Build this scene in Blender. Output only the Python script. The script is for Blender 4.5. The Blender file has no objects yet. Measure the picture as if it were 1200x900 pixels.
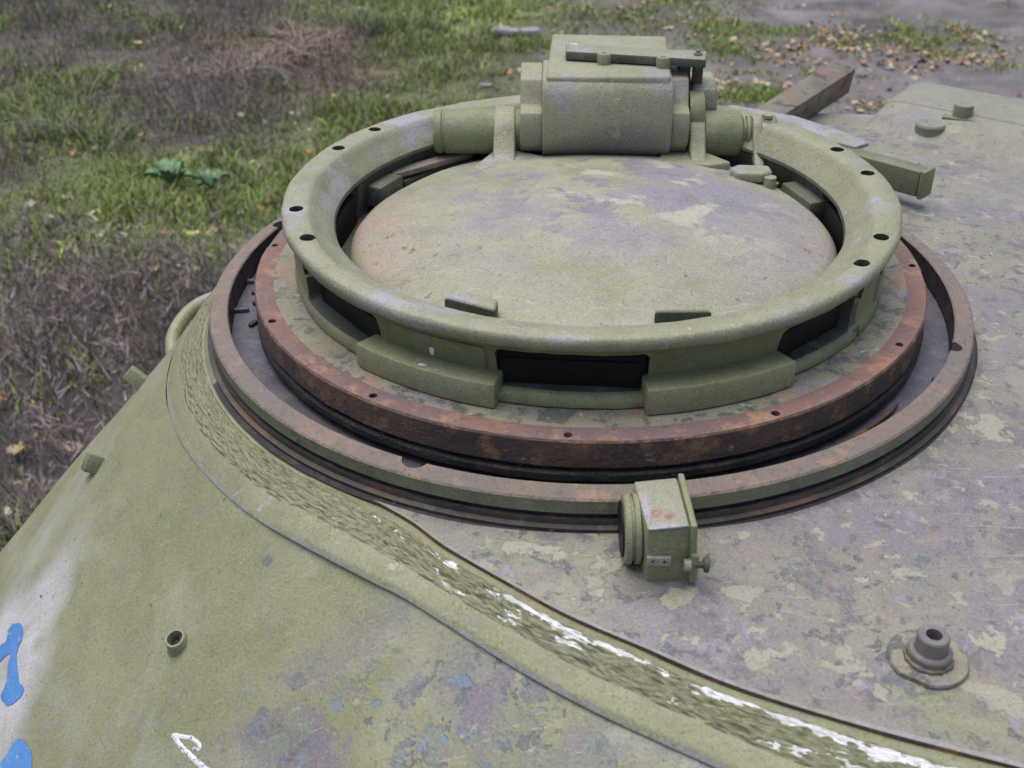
import bpy, bmesh, math, random
import numpy as np
from mathutils import Vector, Matrix, noise as mnoise
from mathutils.bvhtree import BVHTree
rnd = random.Random(7); nr = np.random.default_rng(11)
S = bpy.context.scene; C = S.collection
PI = math.pi; R = math.radians

# ------------------------------------------------------------------ camera, sky, sun, exposure
cam = bpy.data.cameras.new('camera'); co = bpy.data.objects.new('camera', cam); C.objects.link(co)
co.matrix_world = Matrix(((0.9994676, -0.00710909, 0.03184312, -0.04657),
                          (0.03080064, 0.5275396, -0.8489719, -1.26842),
                          (-0.01076309, 0.8495007, 0.5274777, 0.50323), (0, 0, 0, 1)))
cam.sensor_width = 36; cam.lens = 39; cam.clip_start = .02; cam.clip_end = 2000
cam.dof.use_dof = True; cam.dof.focus_distance = 1.28; cam.dof.aperture_fstop = 9
S.camera = co
SUN_EL, SUN_AZ = 78, -50                      # degrees; azimuth from +y towards +x
W = bpy.data.worlds.new("World"); S.world = W; W.use_nodes = True
wn = W.node_tree.nodes; wl = W.node_tree.links; wn.clear()
sky = wn.new('ShaderNodeTexSky'); sky.sky_type = 'NISHITA'; sky.sun_disc = False
sky.sun_elevation = R(SUN_EL); sky.sun_rotation = R(SUN_AZ); sky.dust_density = 4; sky.air_density = 1.2; sky.ozone_density = 1.0
bg = wn.new('ShaderNodeBackground'); bg.inputs[1].default_value = .14
wo = wn.new('ShaderNodeOutputWorld'); wl.new(sky.outputs[0], bg.inputs[0]); wl.new(bg.outputs[0], wo.inputs[0])
sl = bpy.data.lights.new('sun', 'SUN'); sl.energy = 2.1; sl.angle = R(60); sl.color = (1, .965, .93)
so = bpy.data.objects.new('sun', sl); C.objects.link(so)
sd = Vector((math.sin(R(SUN_AZ))*math.cos(R(SUN_EL)), math.cos(R(SUN_AZ))*math.cos(R(SUN_EL)), math.sin(R(SUN_EL))))
so.rotation_euler = (-sd).to_track_quat('-Z', 'Y').to_euler()
S.view_settings.view_transform = 'Standard'; S.view_settings.look = 'None'; S.view_settings.exposure = 0.1; S.view_settings.gamma = 1

# ------------------------------------------------------------------ object helpers
def props(o, label=None, cat=None, group=None, kind=None):
    if label: o['label'] = label
    if cat: o['category'] = cat
    if group: o['group'] = group
    if kind: o['kind'] = kind
    return o
def empty(name, loc, label, cat, group=None):
    o = bpy.data.objects.new(name, None); C.objects.link(o); o.location = loc
    o.empty_display_size = .05
    return props(o, label, cat, group)
WORLD = {}
def link(name, me, mat, parent=None, smooth=None):
    """mesh in world coordinates -> object; children get local coordinates of their parent"""
    o = bpy.data.objects.new(name, me); C.objects.link(o)
    off = Vector(WORLD.get(parent.name, (0, 0, 0))) if parent else Vector((0, 0, 0))
    if parent:
        o.parent = parent
        me.transform(Matrix.Translation(-off))
    WORLD[o.name] = tuple(off)
    if mat: me.materials.append(mat)
    if smooth is not None:
        me.shade_smooth() if smooth else me.shade_flat()
        if smooth and smooth is not True:
            me.set_sharp_from_angle(angle=R(smooth))
    return o
def root(name, loc, label, cat, group=None):
    o = empty(name, loc, label, cat, group); WORLD[o.name] = tuple(loc); return o
def mesh(V, F, name='m'):
    me = bpy.data.meshes.new(name); me.from_pydata([tuple(v) for v in V], [], [tuple(f) for f in F]); me.update(); return me
def fixn(me):
    bm = bmesh.new(); bm.from_mesh(me); bmesh.ops.recalc_face_normals(bm, faces=bm.faces); bm.to_mesh(me); bm.free(); return me
def modded(me, mods):
    """apply modifiers to a mesh; mods: list of (type, dict)"""
    o = bpy.data.objects.new('tmp', me); C.objects.link(o)
    for t, d in mods:
        m = o.modifiers.new('m', t)
        for k, v in d.items(): setattr(m, k, v)
    dg = bpy.context.evaluated_depsgraph_get(); dg.update()
    out = bpy.data.meshes.new_from_object(o.evaluated_get(dg)); bpy.data.objects.remove(o); return out
def cut(me, cutters):
    obs = []
    for c in cutters:
        obs.append(bpy.data.objects.new('cut', c)); C.objects.link(obs[-1])
    out = modded(me, [('BOOLEAN', dict(operation='DIFFERENCE', object=o, solver='EXACT')) for o in obs])
    for o in obs: bpy.data.objects.remove(o)
    return out
def bevel(me, w, seg=2, ang=35):
    return modded(me, [('BEVEL', dict(width=w, segments=seg, limit_method='ANGLE', angle_limit=R(ang)))])
def join(*ms):
    V = []; F = []
    for m in ms:
        n = len(V); V += [tuple(v.co) for v in m.vertices]; F += [tuple(i+n for i in p.vertices) for p in m.polygons]
    return mesh(V, F)
def lathe(prof, n=128, a0=0, a1=360, closed=True, fn=None, centre=(0, 0)):
    """closed profile of (r, z) swept round z"""
    full = abs(a1-a0) >= 360; m = n if full else n+1; V = []; F = []
    for i in range(m):
        a = R(a0+(a1-a0)*i/n)
        for r, z in prof:
            if fn: r, z = fn(r, z, a)
            V.append((centre[0]+r*math.cos(a), centre[1]+r*math.sin(a), z))
    k = len(prof)
    for i in range(n):
        j = (i+1) % m
        for p in range(k if closed else k-1):
            q = (p+1) % k; F.append((i*k+p, j*k+p, j*k+q, i*k+q))
    if not full and closed:
        F.append(tuple(range(k))); F.append(tuple(n*k+p for p in reversed(range(k))))
    return fixn(mesh(V, F))
def solid(prof, n=32, axis='z', at=(0, 0, 0), aim=None):
    """profile (r, h) from bottom to top, capped, along an axis; a lathe-turned solid"""
    V = []; F = []
    for i in range(n):
        a = 2*PI*i/n
        for r, h in prof: V.append((r*math.cos(a), r*math.sin(a), h))
    k = len(prof)
    for i in range(n):
        j = (i+1) % n
        for p in range(k-1): F.append((i*k+p, j*k+p, j*k+p+1, i*k+p+1))
    if prof[0][0] > 1e-6: F.append(tuple(i*k for i in reversed(range(n))))
    if prof[-1][0] > 1e-6: F.append(tuple(i*k+k-1 for i in range(n)))
    me = mesh(V, F)
    if aim is None: aim = {'x': (1, 0, 0), 'y': (0, 1, 0), 'z': (0, 0, 1)}[axis]
    q = Vector(aim).to_track_quat('Z', 'Y')
    me.transform(Matrix.Translation(at) @ q.to_matrix().to_4x4()); return fixn(me)
def extr(poly, z0, z1, bev=0, seg=2):
    """plan polygon [(x, y)] extruded from z0 to z1"""
    n = len(poly); V = [(x, y, z0) for x, y in poly]+[(x, y, z1) for x, y in poly]
    F = [tuple(reversed(range(n))), tuple(range(n, 2*n))]+[(i, (i+1) % n, n+(i+1) % n, n+i) for i in range(n)]
    me = fixn(mesh(V, F)); return bevel(me, bev, seg) if bev else me
def extx(poly, x0, x1, bev=0, seg=2, skew=0):
    """side polygon [(y, z)] extruded along x"""
    n = len(poly); V = [(x0, y, z) for y, z in poly]+[(x1, y, z) for y, z in poly]
    F = [tuple(reversed(range(n))), tuple(range(n, 2*n))]+[(i, (i+1) % n, n+(i+1) % n, n+i) for i in range(n)]
    me = fixn(mesh(V, F)); return bevel(me, bev, seg) if bev else me
def box(c, s, rz=0, bev=0, rot=None, seg=2):
    V = [(x*s[0]/2, y*s[1]/2, z*s[2]/2) for x in (-1, 1) for y in (-1, 1) for z in (-1, 1)]
    F = [(0, 1, 3, 2), (4, 6, 7, 5), (0, 4, 5, 1), (2, 3, 7, 6), (0, 2, 6, 4), (1, 5, 7, 3)]
    me = fixn(mesh(V, F))
    if bev: me = bevel(me, bev, seg)
    M = Matrix.Rotation(R(rz), 4, 'Z') if rot is None else rot
    me.transform(Matrix.Translation(c) @ M); return me
def tube(pts, rad, n=12):
    """round rod through points; rad number or list"""
    pts = [Vector(p) for p in pts]; V = []; F = []
    for i, p in enumerate(pts):
        d = (pts[min(i+1, len(pts)-1)]-pts[max(i-1, 0)]).normalized()
        q = d.to_track_quat('Z', 'Y'); r = rad[i] if isinstance(rad, (list, tuple)) else rad
        for k in range(n):
            a = 2*PI*k/n; V.append(p+q @ Vector((r*math.cos(a), r*math.sin(a), 0)))
    # untwist: match neighbouring rings by nearest vertex
    for i in range(1, len(pts)):
        prev = V[(i-1)*n]; ring = V[i*n:(i+1)*n]; k = min(range(n), key=lambda t: (ring[t]-prev).length)
        V[i*n:(i+1)*n] = ring[k:]+ring[:k]
    for i in range(len(pts)-1):
        for k in range(n): F.append((i*n+k, i*n+(k+1) % n, (i+1)*n+(k+1) % n, (i+1)*n+k))
    F.append(tuple(reversed(range(n)))); F.append(tuple((len(pts)-1)*n+k for k in range(n)))
    return fixn(mesh(V, F))
def spline(P, n, closed=False):
    """Catmull-Rom through rows of P, n samples per segment"""
    P = np.asarray(P, float); m = len(P); out = []
    for i in range(m if closed else m-1):
        g = (lambda k: P[k % m]) if closed else (lambda k: P[min(max(k, 0), m-1)])
        a, b, c, d = g(i-1), g(i), g(i+1), g(i+2)
        for t in np.arange(n)/n:
            out.append(.5*((2*b)+(c-a)*t+(2*a-5*b+4*c-d)*t*t+(3*b-a-3*c+d)*t**3))
    if not closed: out.append(P[-1])
    return np.array(out)
def fbm(p, s, o=3, seed=0):
    return mnoise.fractal(Vector((p[0]*s+seed*7.1, p[1]*s-seed*3.3, p[2]*s+seed)), 1.0, 2.0, o)
def rough(me, amp, s, seed=0, o=3):
    n = len(me.vertices); nor = [v.normal.copy() for v in me.vertices]
    for v, k in zip(me.vertices, nor): v.co += k*amp*fbm(v.co, s, o, seed)
    me.update(); return me

# ------------------------------------------------------------------ materials
class NT:
    def __init__(s, name):
        s.m = bpy.data.materials.new(name); s.m.use_nodes = True
        s.n = s.m.node_tree.nodes; s.l = s.m.node_tree.links; s.n.clear()
        s.out = s.n.new('ShaderNodeOutputMaterial'); s.b = s.n.new('ShaderNodeBsdfPrincipled')
        s.l.new(s.b.outputs[0], s.out.inputs[0]); s.geo = s.n.new('ShaderNodeNewGeometry').outputs['Position']
    def set(s, sock, v):
        if isinstance(v, bpy.types.NodeSocket): s.l.new(v, sock)
        elif v is not None: sock.default_value = v
    def noise(s, scale, detail=4, rough=.55, co=None, dist=0, seed=0, sc=None):
        v = co or s.geo
        if seed or sc:
            mp = s.n.new('ShaderNodeMapping'); s.l.new(v, mp.inputs[0]); mp.inputs[1].default_value = (seed*1.37, seed*-2.11, seed*.73)
            if sc: mp.inputs[3].default_value = sc
            v = mp.outputs[0]
        t = s.n.new('ShaderNodeTexNoise'); s.l.new(v, t.inputs['Vector']); t.inputs['Scale'].default_value = scale
        t.inputs['Detail'].default_value = detail; t.inputs['Roughness'].default_value = rough; t.inputs['Distortion'].default_value = dist
        return t.outputs[0]
    def ramp(s, v, a, b, lo=0., hi=1.):
        t = s.n.new('ShaderNodeMapRange'); s.l.new(v, t.inputs[0]); t.inputs[1].default_value = a; t.inputs[2].default_value = b
        t.inputs[3].default_value = lo; t.inputs[4].default_value = hi; return t.outputs[0]
    def math(s, op, a, b=0.):
        t = s.n.new('ShaderNodeMath'); t.operation = op; s.set(t.inputs[0], a); s.set(t.inputs[1], b); t.use_clamp = op in ('MULTIPLY_ADD',); return t.outputs[0]
    def mix(s, f, a, b):
        t = s.n.new('ShaderNodeMix'); t.data_type = 'RGBA'; s.set(t.inputs[0], f)
        for k, v in ((6, a), (7, b)):
            if isinstance(v, tuple): v = v+(1,) if len(v) == 3 else v
            s.set(t.inputs[k], v)
        return t.outputs[2]
    def blob(s, p, r, soft=.4, amt=.5, ns=18, seed=0, sc=(1, 1, 1)):
        """mask that is 1 near world point p, with an irregular edge"""
        mp = s.n.new('ShaderNodeVectorMath'); mp.operation = 'SUBTRACT'; s.l.new(s.geo, mp.inputs[0]); mp.inputs[1].default_value = p
        ms = s.n.new('ShaderNodeVectorMath'); ms.operation = 'MULTIPLY'; s.l.new(mp.outputs[0], ms.inputs[0]); ms.inputs[1].default_value = sc
        ln = s.n.new('ShaderNodeVectorMath'); ln.operation = 'LENGTH'; s.l.new(ms.outputs[0], ln.inputs[0])
        nz = s.noise(ns, 4, .6, seed=seed or 3); d = s.math('DIVIDE', ln.outputs[1], r)
        d = s.math('ADD', d, s.math('MULTIPLY', s.math('SUBTRACT', nz, .5), amt))
        return s.ramp(d, 1, 1-soft)
    def bump(s, h, dist, strength=1., nrm=None):
        b = s.n.new('ShaderNodeBump'); s.l.new(h, b.inputs['Height']); b.inputs['Distance'].default_value = dist; b.inputs['Strength'].default_value = strength
        if nrm: s.l.new(nrm, b.inputs['Normal'])
        return b.outputs[0]
    def done(s, col, rough=.6, nrm=None, metal=0., spec=.5):
        s.set(s.b.inputs['Base Color'], col+(1,) if isinstance(col, tuple) else col); s.set(s.b.inputs['Roughness'], rough)
        s.set(s.b.inputs['Metallic'], metal); s.b.inputs['Specular IOR Level'].default_value = spec
        if nrm: s.l.new(nrm, s.b.inputs['Normal'])
        return s.m

OL = (.225, .222, .130); OLL = (.31, .305, .205); OLD = (.155, .155, .078); CREAM = (.42, .415, .31)
LAV = (.225, .205, .235); LAVL = (.36, .34, .40); SLATE = (.13, .145, .155); RUST = (.21, .095, .06); RUSTD = (.075, .042, .035)  # LAV, LAVL: bare metal tone with the sky's lavender sheen mixed in
BLU = (.17, .24, .36)
def paint(name, base=OL, light=OLL, dark=OLD, layers=(), blobs=(), rough=.58, grain=1., bump=1., seed=0, dirt=.35, mott=1., spec=.5):
    """weathered brush paint. layers: (colour, scale, lo, hi, detail, seed, gate-blob or None); blobs: (colour, point, r, soft, amt, noise scale, strength)"""
    t = NT(name)
    c = t.mix(t.ramp(t.noise(5, 5, .6, seed=seed+1), .35, .68), base, light)
    c = t.mix(t.ramp(t.noise(14, 8, .7, seed=seed+2), .46, .66, 0, .8), c, dark)
    c = t.mix(t.ramp(t.noise(38, 8, .75, seed=seed+12), .50, .62, 0, .45), c, light)
    c = t.mix(t.ramp(t.noise(24, 8, .72, seed=seed+13), .55, .64, 0, .35*mott), c, LAV)
    hgt = t.noise(60, 6, .6, seed=seed+3)
    chip = None
    for L in blobs:
        (col, p, r, soft, amt, ns, st) = L[:7]; sc = L[7] if len(L) > 7 else (1, 1, 1)
        m = t.blob(p, r, soft, amt, ns, seed=seed+int(ns), sc=sc); c = t.mix(t.math('MULTIPLY', m, st), c, col)
    for L in layers:
        col, s, lo, hi, det, sd_ = L[:6]; g = L[6] if len(L) > 6 else None
        m = t.ramp(t.noise(s, det, .62, seed=sd_, dist=.3), lo, hi)
        if g:
            gm = None
            for q in g:
                b = t.blob(q[0], q[1], .6, .6, 9, seed=sd_); gm = b if gm is None else t.math('MAXIMUM', gm, b)
            m = t.math('MULTIPLY', m, gm)
        c = t.mix(m, c, col); chip = m if chip is None else t.math('MAXIMUM', chip, m)
    # hairline scratches, fine speckle and dirt
    sc1 = t.ramp(t.noise(26, 5, .6, seed=seed+15, sc=(1, 11, 1)), .645, .66, 0, .5*grain); sc2 = t.ramp(t.noise(30, 5, .6, seed=seed+16, sc=(9, 1.6, 1)), .655, .67, 0, .5*grain)
    c = t.mix(sc1, c, tuple(min(.6, v*1.35+.02) for v in light)); c = t.mix(sc2, c, (.13, .125, .11))
    c = t.mix(t.ramp(t.noise(330, 3, .7, seed=seed+4), .53, .72, 0, .55*grain), c, (.05, .05, .045))
    c = t.mix(t.ramp(t.noise(420, 2, .7, seed=seed+5), .53, .72, 0, .40*grain), c, tuple(min(.6, v*1.55+.02) for v in light))
    c = t.mix(t.ramp(t.noise(45, 5, .7, seed=seed+6), .55, .85, 0, dirt), c, (.09, .085, .06))
    h = t.math('ADD', t.math('MULTIPLY', hgt, .22), t.math('MULTIPLY', t.noise(380, 3, .6, seed=seed+8), .28))
    if chip is not None: h = t.math('SUBTRACT', h, t.math('MULTIPLY', chip, .25))
    n = t.bump(h, .0022*bump)
    rg = t.ramp(t.noise(40, 4, .6, seed=seed+9), .3, .75, rough-.1, rough+.12)
    return t.done(c, rg, n, spec=spec)

M = {}
M['lip'] = paint('olive_ring_paint', (.245, .245, .148), (.30, .295, .20), (.20, .205, .112), layers=[((.32, .305, .34), 9, .54, .64, 9, 21), (CREAM, 30, .68, .72, 4, 22)], rough=.5, seed=1, dirt=.25, spec=.6)  # lavender layer puts sky sheen on the rim into the colour
M['side'] = paint('olive_side_shaded', (.17, .185, .085), (.21, .22, .11), (.12, .135, .055), layers=[(LAV, 22, .70, .73, 5, 31)], rough=.62, seed=3)  # darker copy of the ring olive; shade of upright faces put into colour
M['hatch'] = paint('hatch_paint', (.275, .272, .178), (.335, .325, .235), (.21, .212, .125),
    layers=[((.245, .225, .265), 6, .44, .56, 14, 41, [((.05, .06, -.02), .34)]), ((.21, .19, .22), 22, .54, .60, 12, 46, [((.05, .06, -.02), .30)]), ((.17, .16, .15), 60, .66, .70, 8, 44), ((.20, .13, .11), 70, .62, .66, 6, 45, [((-.22, -.1, -.05), .12), ((.25, -.08, -.05), .06)]), ((.40, .39, .31), 16, .54, .60, 10, 42, [((.08, .03, -.02), .22)]), (SLATE, 26, .70, .73, 5, 43)],
    blobs=[((.34, .235, .19), (-.285, -.0, -.06), .10, .8, .5, 12, .75), ((.34, .24, .20), (-.24, -.12, -.05), .08, .9, .6, 12, .55), ((.34, .26, .21), (.27, -.07, -.05), .07, .9, .6, 12, .5), ((.16, .15, .14), (-.24, -.17, -.05), .035, .9, .9, 60, .6), ((.12, .12, .115), (.03, .19, -.040), .036, .9, .9, 40, .8, (.30, 1, 1)), ((.17, .165, .165), (.06, .188, -.010), .022, .8, 1.2, 60, .6, (.3, 1, 1))], rough=.55, seed=5, dirt=.25)
ROOFB = [((.0, -.50, -.15), .2), ((.30, -.30, -.15), .3), ((.45, -.1, -.15), .25), ((.04, -.42, -.15), .14), ((.22, -.47, -.15), .20), ((.10, -.60, -.15), .14), ((.34, -.62, -.15), .16), ((.45, -.45, -.15), .16), ((.55, .1, -.15), .35), ((.2, -.62, -.15), .1), ((.5, .5, -.15), .25)]
M['roof'] = paint('roof_paint', (.222, .220, .158), (.265, .26, .20), (.185, .18, .14),
    layers=[((.195, .176, .200), 4, .46, .57, 14, 56, ROOFB), ((.150, .134, .150), 17, .53, .60, 14, 51, ROOFB), ((.25, .235, .265), 28, .57, .63, 12, 59, ROOFB), ((.14, .125, .14), 48, .585, .61, 10, 60, ROOFB), ((.245, .205, .18), 30, .55, .66, 12, 52, ROOFB), ((.30, .29, .225), 19, .595, .61, 14, 53, ROOFB), ((.33, .32, .25), 34, .61, .625, 10, 58, ROOFB), (SLATE, 40, .64, .67, 6, 54), ((.16, .13, .15), 60, .66, .70, 5, 55)],
    blobs=[(LAV, (.06, -.60, -.155), .085, .5, .9, 22, .9), ((.13, .125, .11), (.035, -.548, -.155), .03, .9, .8, 70, .8), ((.13, .125, .11), (.07, -.548, -.155), .035, .9, .8, 70, .8), ((.13, .12, .13), (.415, -.30, -.155), .06, .9, .7, 20, .7), ((.25, .27, .12), (.265, -.66, -.155), .05, .9, .6, 30, .7)], rough=.55, seed=7)
M['collar'] = paint('collar_paint', (.232, .235, .132), (.285, .282, .180), (.19, .198, .102), layers=[(LAVL, 12, .64, .70, 6, 61), (CREAM, 25, .67, .70, 5, 62), (SLATE, 40, .71, .74, 4, 63)],
    blobs=[((.34, .26, .17), (-.50, .0, -.18), .10, .8, .5, 12, .6)], rough=.55, seed=9)
SB = [((-.18, -.72, -.34), .22), ((.15, -.80, -.25), .22), ((-.05, -.60, -.19), .09), ((-.32, -.62, -.42), .12), ((.1, -.85, -.3), .2), ((-.12, -.66, -.26), .20), ((.02, -.76, -.28), .22), ((-.24, -.62, -.30), .12)]
M['shell'] = paint('shell_paint', (.225, .228, .122), (.265, .265, .160), (.185, .192, .095),
    layers=[((.26, .225, .18), 10, .50, .64, 12, 71, SB), ((.185, .162, .190), 14, .49, .56, 14, 72, SB), ((.195, .215, .175), 24, .52, .62, 12, 78, SB), ((.31, .30, .23), 28, .60, .62, 12, 73, SB), ((.17, .22, .30), 36, .60, .64, 10, 74, SB), (SLATE, 34, .585, .60, 12, 75, SB), ((.31, .31, .25), 5, .52, .68, 8, 76), ((.10, .115, .11), 60, .71, .725, 3, 77)],
    blobs=[((.50, .49, .52), (-.6181, -.3394, -.3707), .062, .6, .35, 9, .9), ((.52, .51, .53), (-.640, -.405, -.42), .088, .5, .35, 8, 1.), ((.50, .49, .52), (-.635, -.470, -.45), .070, .75, .35, 8, .85), ((.52, .51, .54), (-.68, -.37, -.44), .11, .5, .3, 7, 1.), ((.52, .51, .54), (-.655, -.43, -.45), .075, .9, .3, 7, .9), ((.46, .45, .47), (-.60, -.30, -.34), .045, .95, .35, 9, .5),
    ((.25, .245, .165), (-.604, -.392, -.385), .018, .8, .5, 30, .7), (SLATE, (-.297, -.5985, -.2762), .017, .12, 1.6, 46, .95), (SLATE, (-.309, -.6019, -.286), .009, .12, 1.4, 60, .9), (SLATE, (-.267, -.5727, -.2452), .010, .12, 1.5, 60, .95), (SLATE, (-.3148, -.4547, -.2066), .0065, .1, 1.2, 80, .9),
    ((.12, .12, .11), (-.5939, -.2815, -.3287), .005, .2, 1., 90, .9), ((.12, .13, .12), (-.4488, -.4334, -.2867), .004, .2, .8, 90, .9), ((.30, .22, .16), (-.56, -.02, -.25), .09, .9, .5, 12, .55), ((.30, .22, .16), (-.66, -.04, -.36), .10, .9, .5, 12, .45), ((.30, .22, .17), (-.4606, -.297, -.2252), .018, .9, .9, 40, .5),
    (LAV, (-.10, -.62, -.20), .06, .7, 1., 14, .7, (1, 1, 1))], rough=.52, seed=11, dirt=.2)
def rustmat(name, a, b, c, seed, rough=.75, bump=1.6):
    t = NT(name)
    col = t.mix(t.ramp(t.noise(9, 6, .65, seed=seed), .38, .62), a, b)
    col = t.mix(t.ramp(t.noise(32, 6, .7, seed=seed+1), .52, .66), col, c)
    col = t.mix(t.ramp(t.noise(120, 4, .7, seed=seed+2), .55, .8, 0, .7), col, (.05, .035, .035))
    col = t.mix(t.ramp(t.noise(70, 5, .7, seed=seed+3), .64, .70, 0, .6), col, (.38, .27, .20))
    h = t.math('ADD', t.noise(90, 6, .65, seed=seed+4), t.math('MULTIPLY', t.noise(300, 3, .6), .4))
    return t.done(col, t.ramp(t.noise(30, 3, .6), .3, .7, rough-.15, rough+.1), t.bump(h, .0022*bump), spec=.4)
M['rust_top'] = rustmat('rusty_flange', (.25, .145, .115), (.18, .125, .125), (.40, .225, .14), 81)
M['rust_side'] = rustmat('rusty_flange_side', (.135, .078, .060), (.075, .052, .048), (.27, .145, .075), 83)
M['race_dark'] = rustmat('greasy_race', (.035, .028, .03), (.02, .018, .02), (.07, .045, .035), 85, .5)
M['ring_top'] = rustmat('ring_top_metal', (.215, .165, .13), (.175, .155, .145), (.31, .205, .15), 87, .6)
M['ring_side'] = paint('ring_side_paint', (.14, .155, .085), (.19, .20, .12), (.09, .095, .06), layers=[((.11, .08, .075), 18, .58, .66, 6, 88), (LAV, 30, .66, .70, 4, 89)], seed=13)
M['wet_floor'] = rustmat('grey_race_floor', (.13, .122, .15), (.095, .09, .11), (.16, .15, .175), 91, .34, .6)
M['flange'] = paint('flange_paint', (.24, .235, .15), (.28, .25, .18), (.20, .18, .14), layers=[(LAV, 22, .54, .62, 8, 93), ((.10, .11, .10), 45, .52, .60, 8, 96), ((.31, .19, .13), 14, .58, .66, 6, 94), (CREAM, 40, .64, .68, 6, 95)], seed=15, dirt=.7)
M['flange'].name = 'flange_paint'
def weldmat():
    t = NT('weld_metal_paint')
    uv = t.n.new('ShaderNodeTexCoord').outputs['UV']
    c = t.mix(t.ramp(t.noise(6, 5, .6), .35, .65), (.26, .262, .15), (.31, .31, .20))
    f = t.noise(1, 5, .72, co=uv, sc=(64, 14, 1), dist=.9)
    c = t.mix(t.ramp(f, .32, .42, .6, 0), c, (.10, .10, .055))  # low spots darkened: crevice shade put into the colour
    w = t.noise(1, 4, .6, co=uv, sc=(42, 5, 1), seed=9)
    # white paint scraped along the upper rim of the bead (uv.y near 0.07..0.3), from the middle of the seam on
    sp = t.n.new('ShaderNodeSeparateXYZ'); t.l.new(uv, sp.inputs[0])
    v = sp.outputs[1]; u = sp.outputs[0]
    band = t.math('MULTIPLY', t.ramp(v, .04, .12), t.ramp(v, .50, .26))
    pos = t.ramp(u, 1.02, 1.28, 0, 1)
    big = t.math('MULTIPLY', band, pos)
    m = t.ramp(t.math('ADD', t.math('ADD', w, t.math('MULTIPLY', t.math('SUBTRACT', t.noise(1, 2, .5, co=uv, sc=(9, 1.5, 1), seed=6), .5), .5)), t.math('MULTIPLY', big, .18)), .655, .665)
    m2 = t.math('MULTIPLY', t.ramp(t.noise(1, 3, .6, co=uv, sc=(75, 16, 1), seed=4), .70, .72), t.ramp(u, .85, 1.05))
    m = t.math('MULTIPLY', t.math('MAXIMUM', t.math('MULTIPLY', m, t.ramp(u, .9, 1.0)), m2), t.ramp(u, 1.9, 1.8))
    c = t.mix(m, c, (.92, .92, .92))
    vm = t.n.new('ShaderNodeMapping'); t.l.new(uv, vm.inputs[0]); vm.inputs[3].default_value = (78, 13, 1); vm.inputs[2].default_value = (0, 0, .05)
    dn = t.n.new('ShaderNodeTexNoise'); t.l.new(uv, dn.inputs['Vector']); dn.inputs['Scale'].default_value = 14; dn.inputs['Detail'].default_value = 3
    mx = t.n.new('ShaderNodeMix'); mx.data_type = 'RGBA'; mx.blend_type = 'ADD'; mx.inputs[0].default_value = 1.6; t.l.new(vm.outputs[0], mx.inputs[6]); t.l.new(dn.outputs[1], mx.inputs[7])
    vo = t.n.new('ShaderNodeTexVoronoi'); vo.inputs['Scale'].default_value = 1; t.l.new(mx.outputs[2], vo.inputs['Vector'])
    cell = vo.outputs['Distance']
    c = t.mix(t.math('MULTIPLY', t.math('MULTIPLY', t.ramp(cell, .50, .75), t.ramp(u, .55, 1.15, .15, .45)), t.math('SUBTRACT', 1, t.math('MULTIPLY', m, .5))), c, (.085, .085, .05))  # shade between the flakes painted in along the cell borders
    h = t.math('ADD', t.math('MULTIPLY', f, .5), t.math('SUBTRACT', t.math('MULTIPLY', t.noise(220, 3), .3), t.math('MULTIPLY', cell, .7)))
    return t.done(c, .5, t.bump(h, .0055), spec=.5)
M['weld'] = weldmat()
def plain(name, col, rough=.5, metal=0, spec=.5):
    t = NT(name); c = t.mix(t.ramp(t.noise(60, 4), .4, .7, 0, .6), col, tuple(x*.6 for x in col))
    return t.done(c, rough, t.bump(t.noise(200, 3), .0006), metal, spec)
M['black'] = plain('inside_shade_black', (.008, .008, .008), .7, 0, .2)  # darkness of the slots and the well put into the colour
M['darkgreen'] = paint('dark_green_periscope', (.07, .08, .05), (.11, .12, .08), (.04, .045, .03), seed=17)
M['insidep'] = paint('inside_shade_dark', (.05, .055, .04), (.07, .075, .055), (.03, .03, .025), seed=27)  # shade inside the ring and its holes put into the colour
M['glass'] = plain('dull_prism_glass', (.008, .009, .009), .5, 0, .2)
M['box'] = paint('sight_box_paint', (.20, .215, .11), (.25, .26, .15), (.15, .165, .075), layers=[((.30, .17, .15), 40, .66, .70, 4, 97)], seed=19)
M['lavender_top'] = paint('lavender_sky_sheen', (.27, .255, .28), (.33, .315, .345), (.235, .23, .215), layers=[((.25, .25, .17), 20, .52, .6, 8, 103)], seed=21)  # lavender reflection of the sky painted in as base colour
M['boxlid'] = paint('sight_lid_paint', (.27, .27, .185), (.31, .30, .24), (.24, .24, .16), blobs=[((.28, .11, .10), (.047, -.520, -.092), .007, .5, .9, 120, .8), ((.28, .11, .10), (.058, -.524, -.092), .006, .5, .9, 120, .9), (LAVL, (.0375, -.51, -.092), .007, .6, .3, 60, .9, (1, .25, 1)), (LAVL, (.055, -.5385, -.092), .007, .6, .3, 60, .9, (.3, 1, 1))], seed=23)
M['bar_rust'] = paint('rusty_bar_paint', (.16, .15, .105), (.21, .19, .14), (.10, .09, .07), layers=[((.20, .12, .10), 12, .48, .56, 8, 105), ((.06, .055, .05), 30, .56, .62, 6, 106)], seed=31)
M['guard'] = paint('guard_block_paint', (.235, .24, .125), (.28, .28, .165), (.19, .195, .095), layers=[(LAV, 26, .66, .70, 6, 109)], seed=33)
M['block'] = paint('hinge_block_paint', (.255, .255, .16), (.31, .305, .21), (.205, .21, .12), blobs=[((.11, .11, .10), (.03, .19, -.040), .036, .9, .9, 40, .85, (.30, 1, 1)), ((.165, .16, .16), (.06, .188, -.010), .024, .8, 1.2, 60, .7, (.3, 1, 1))], layers=[((.29, .28, .30), 12, .56, .64, 8, 107)], seed=35)
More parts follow.
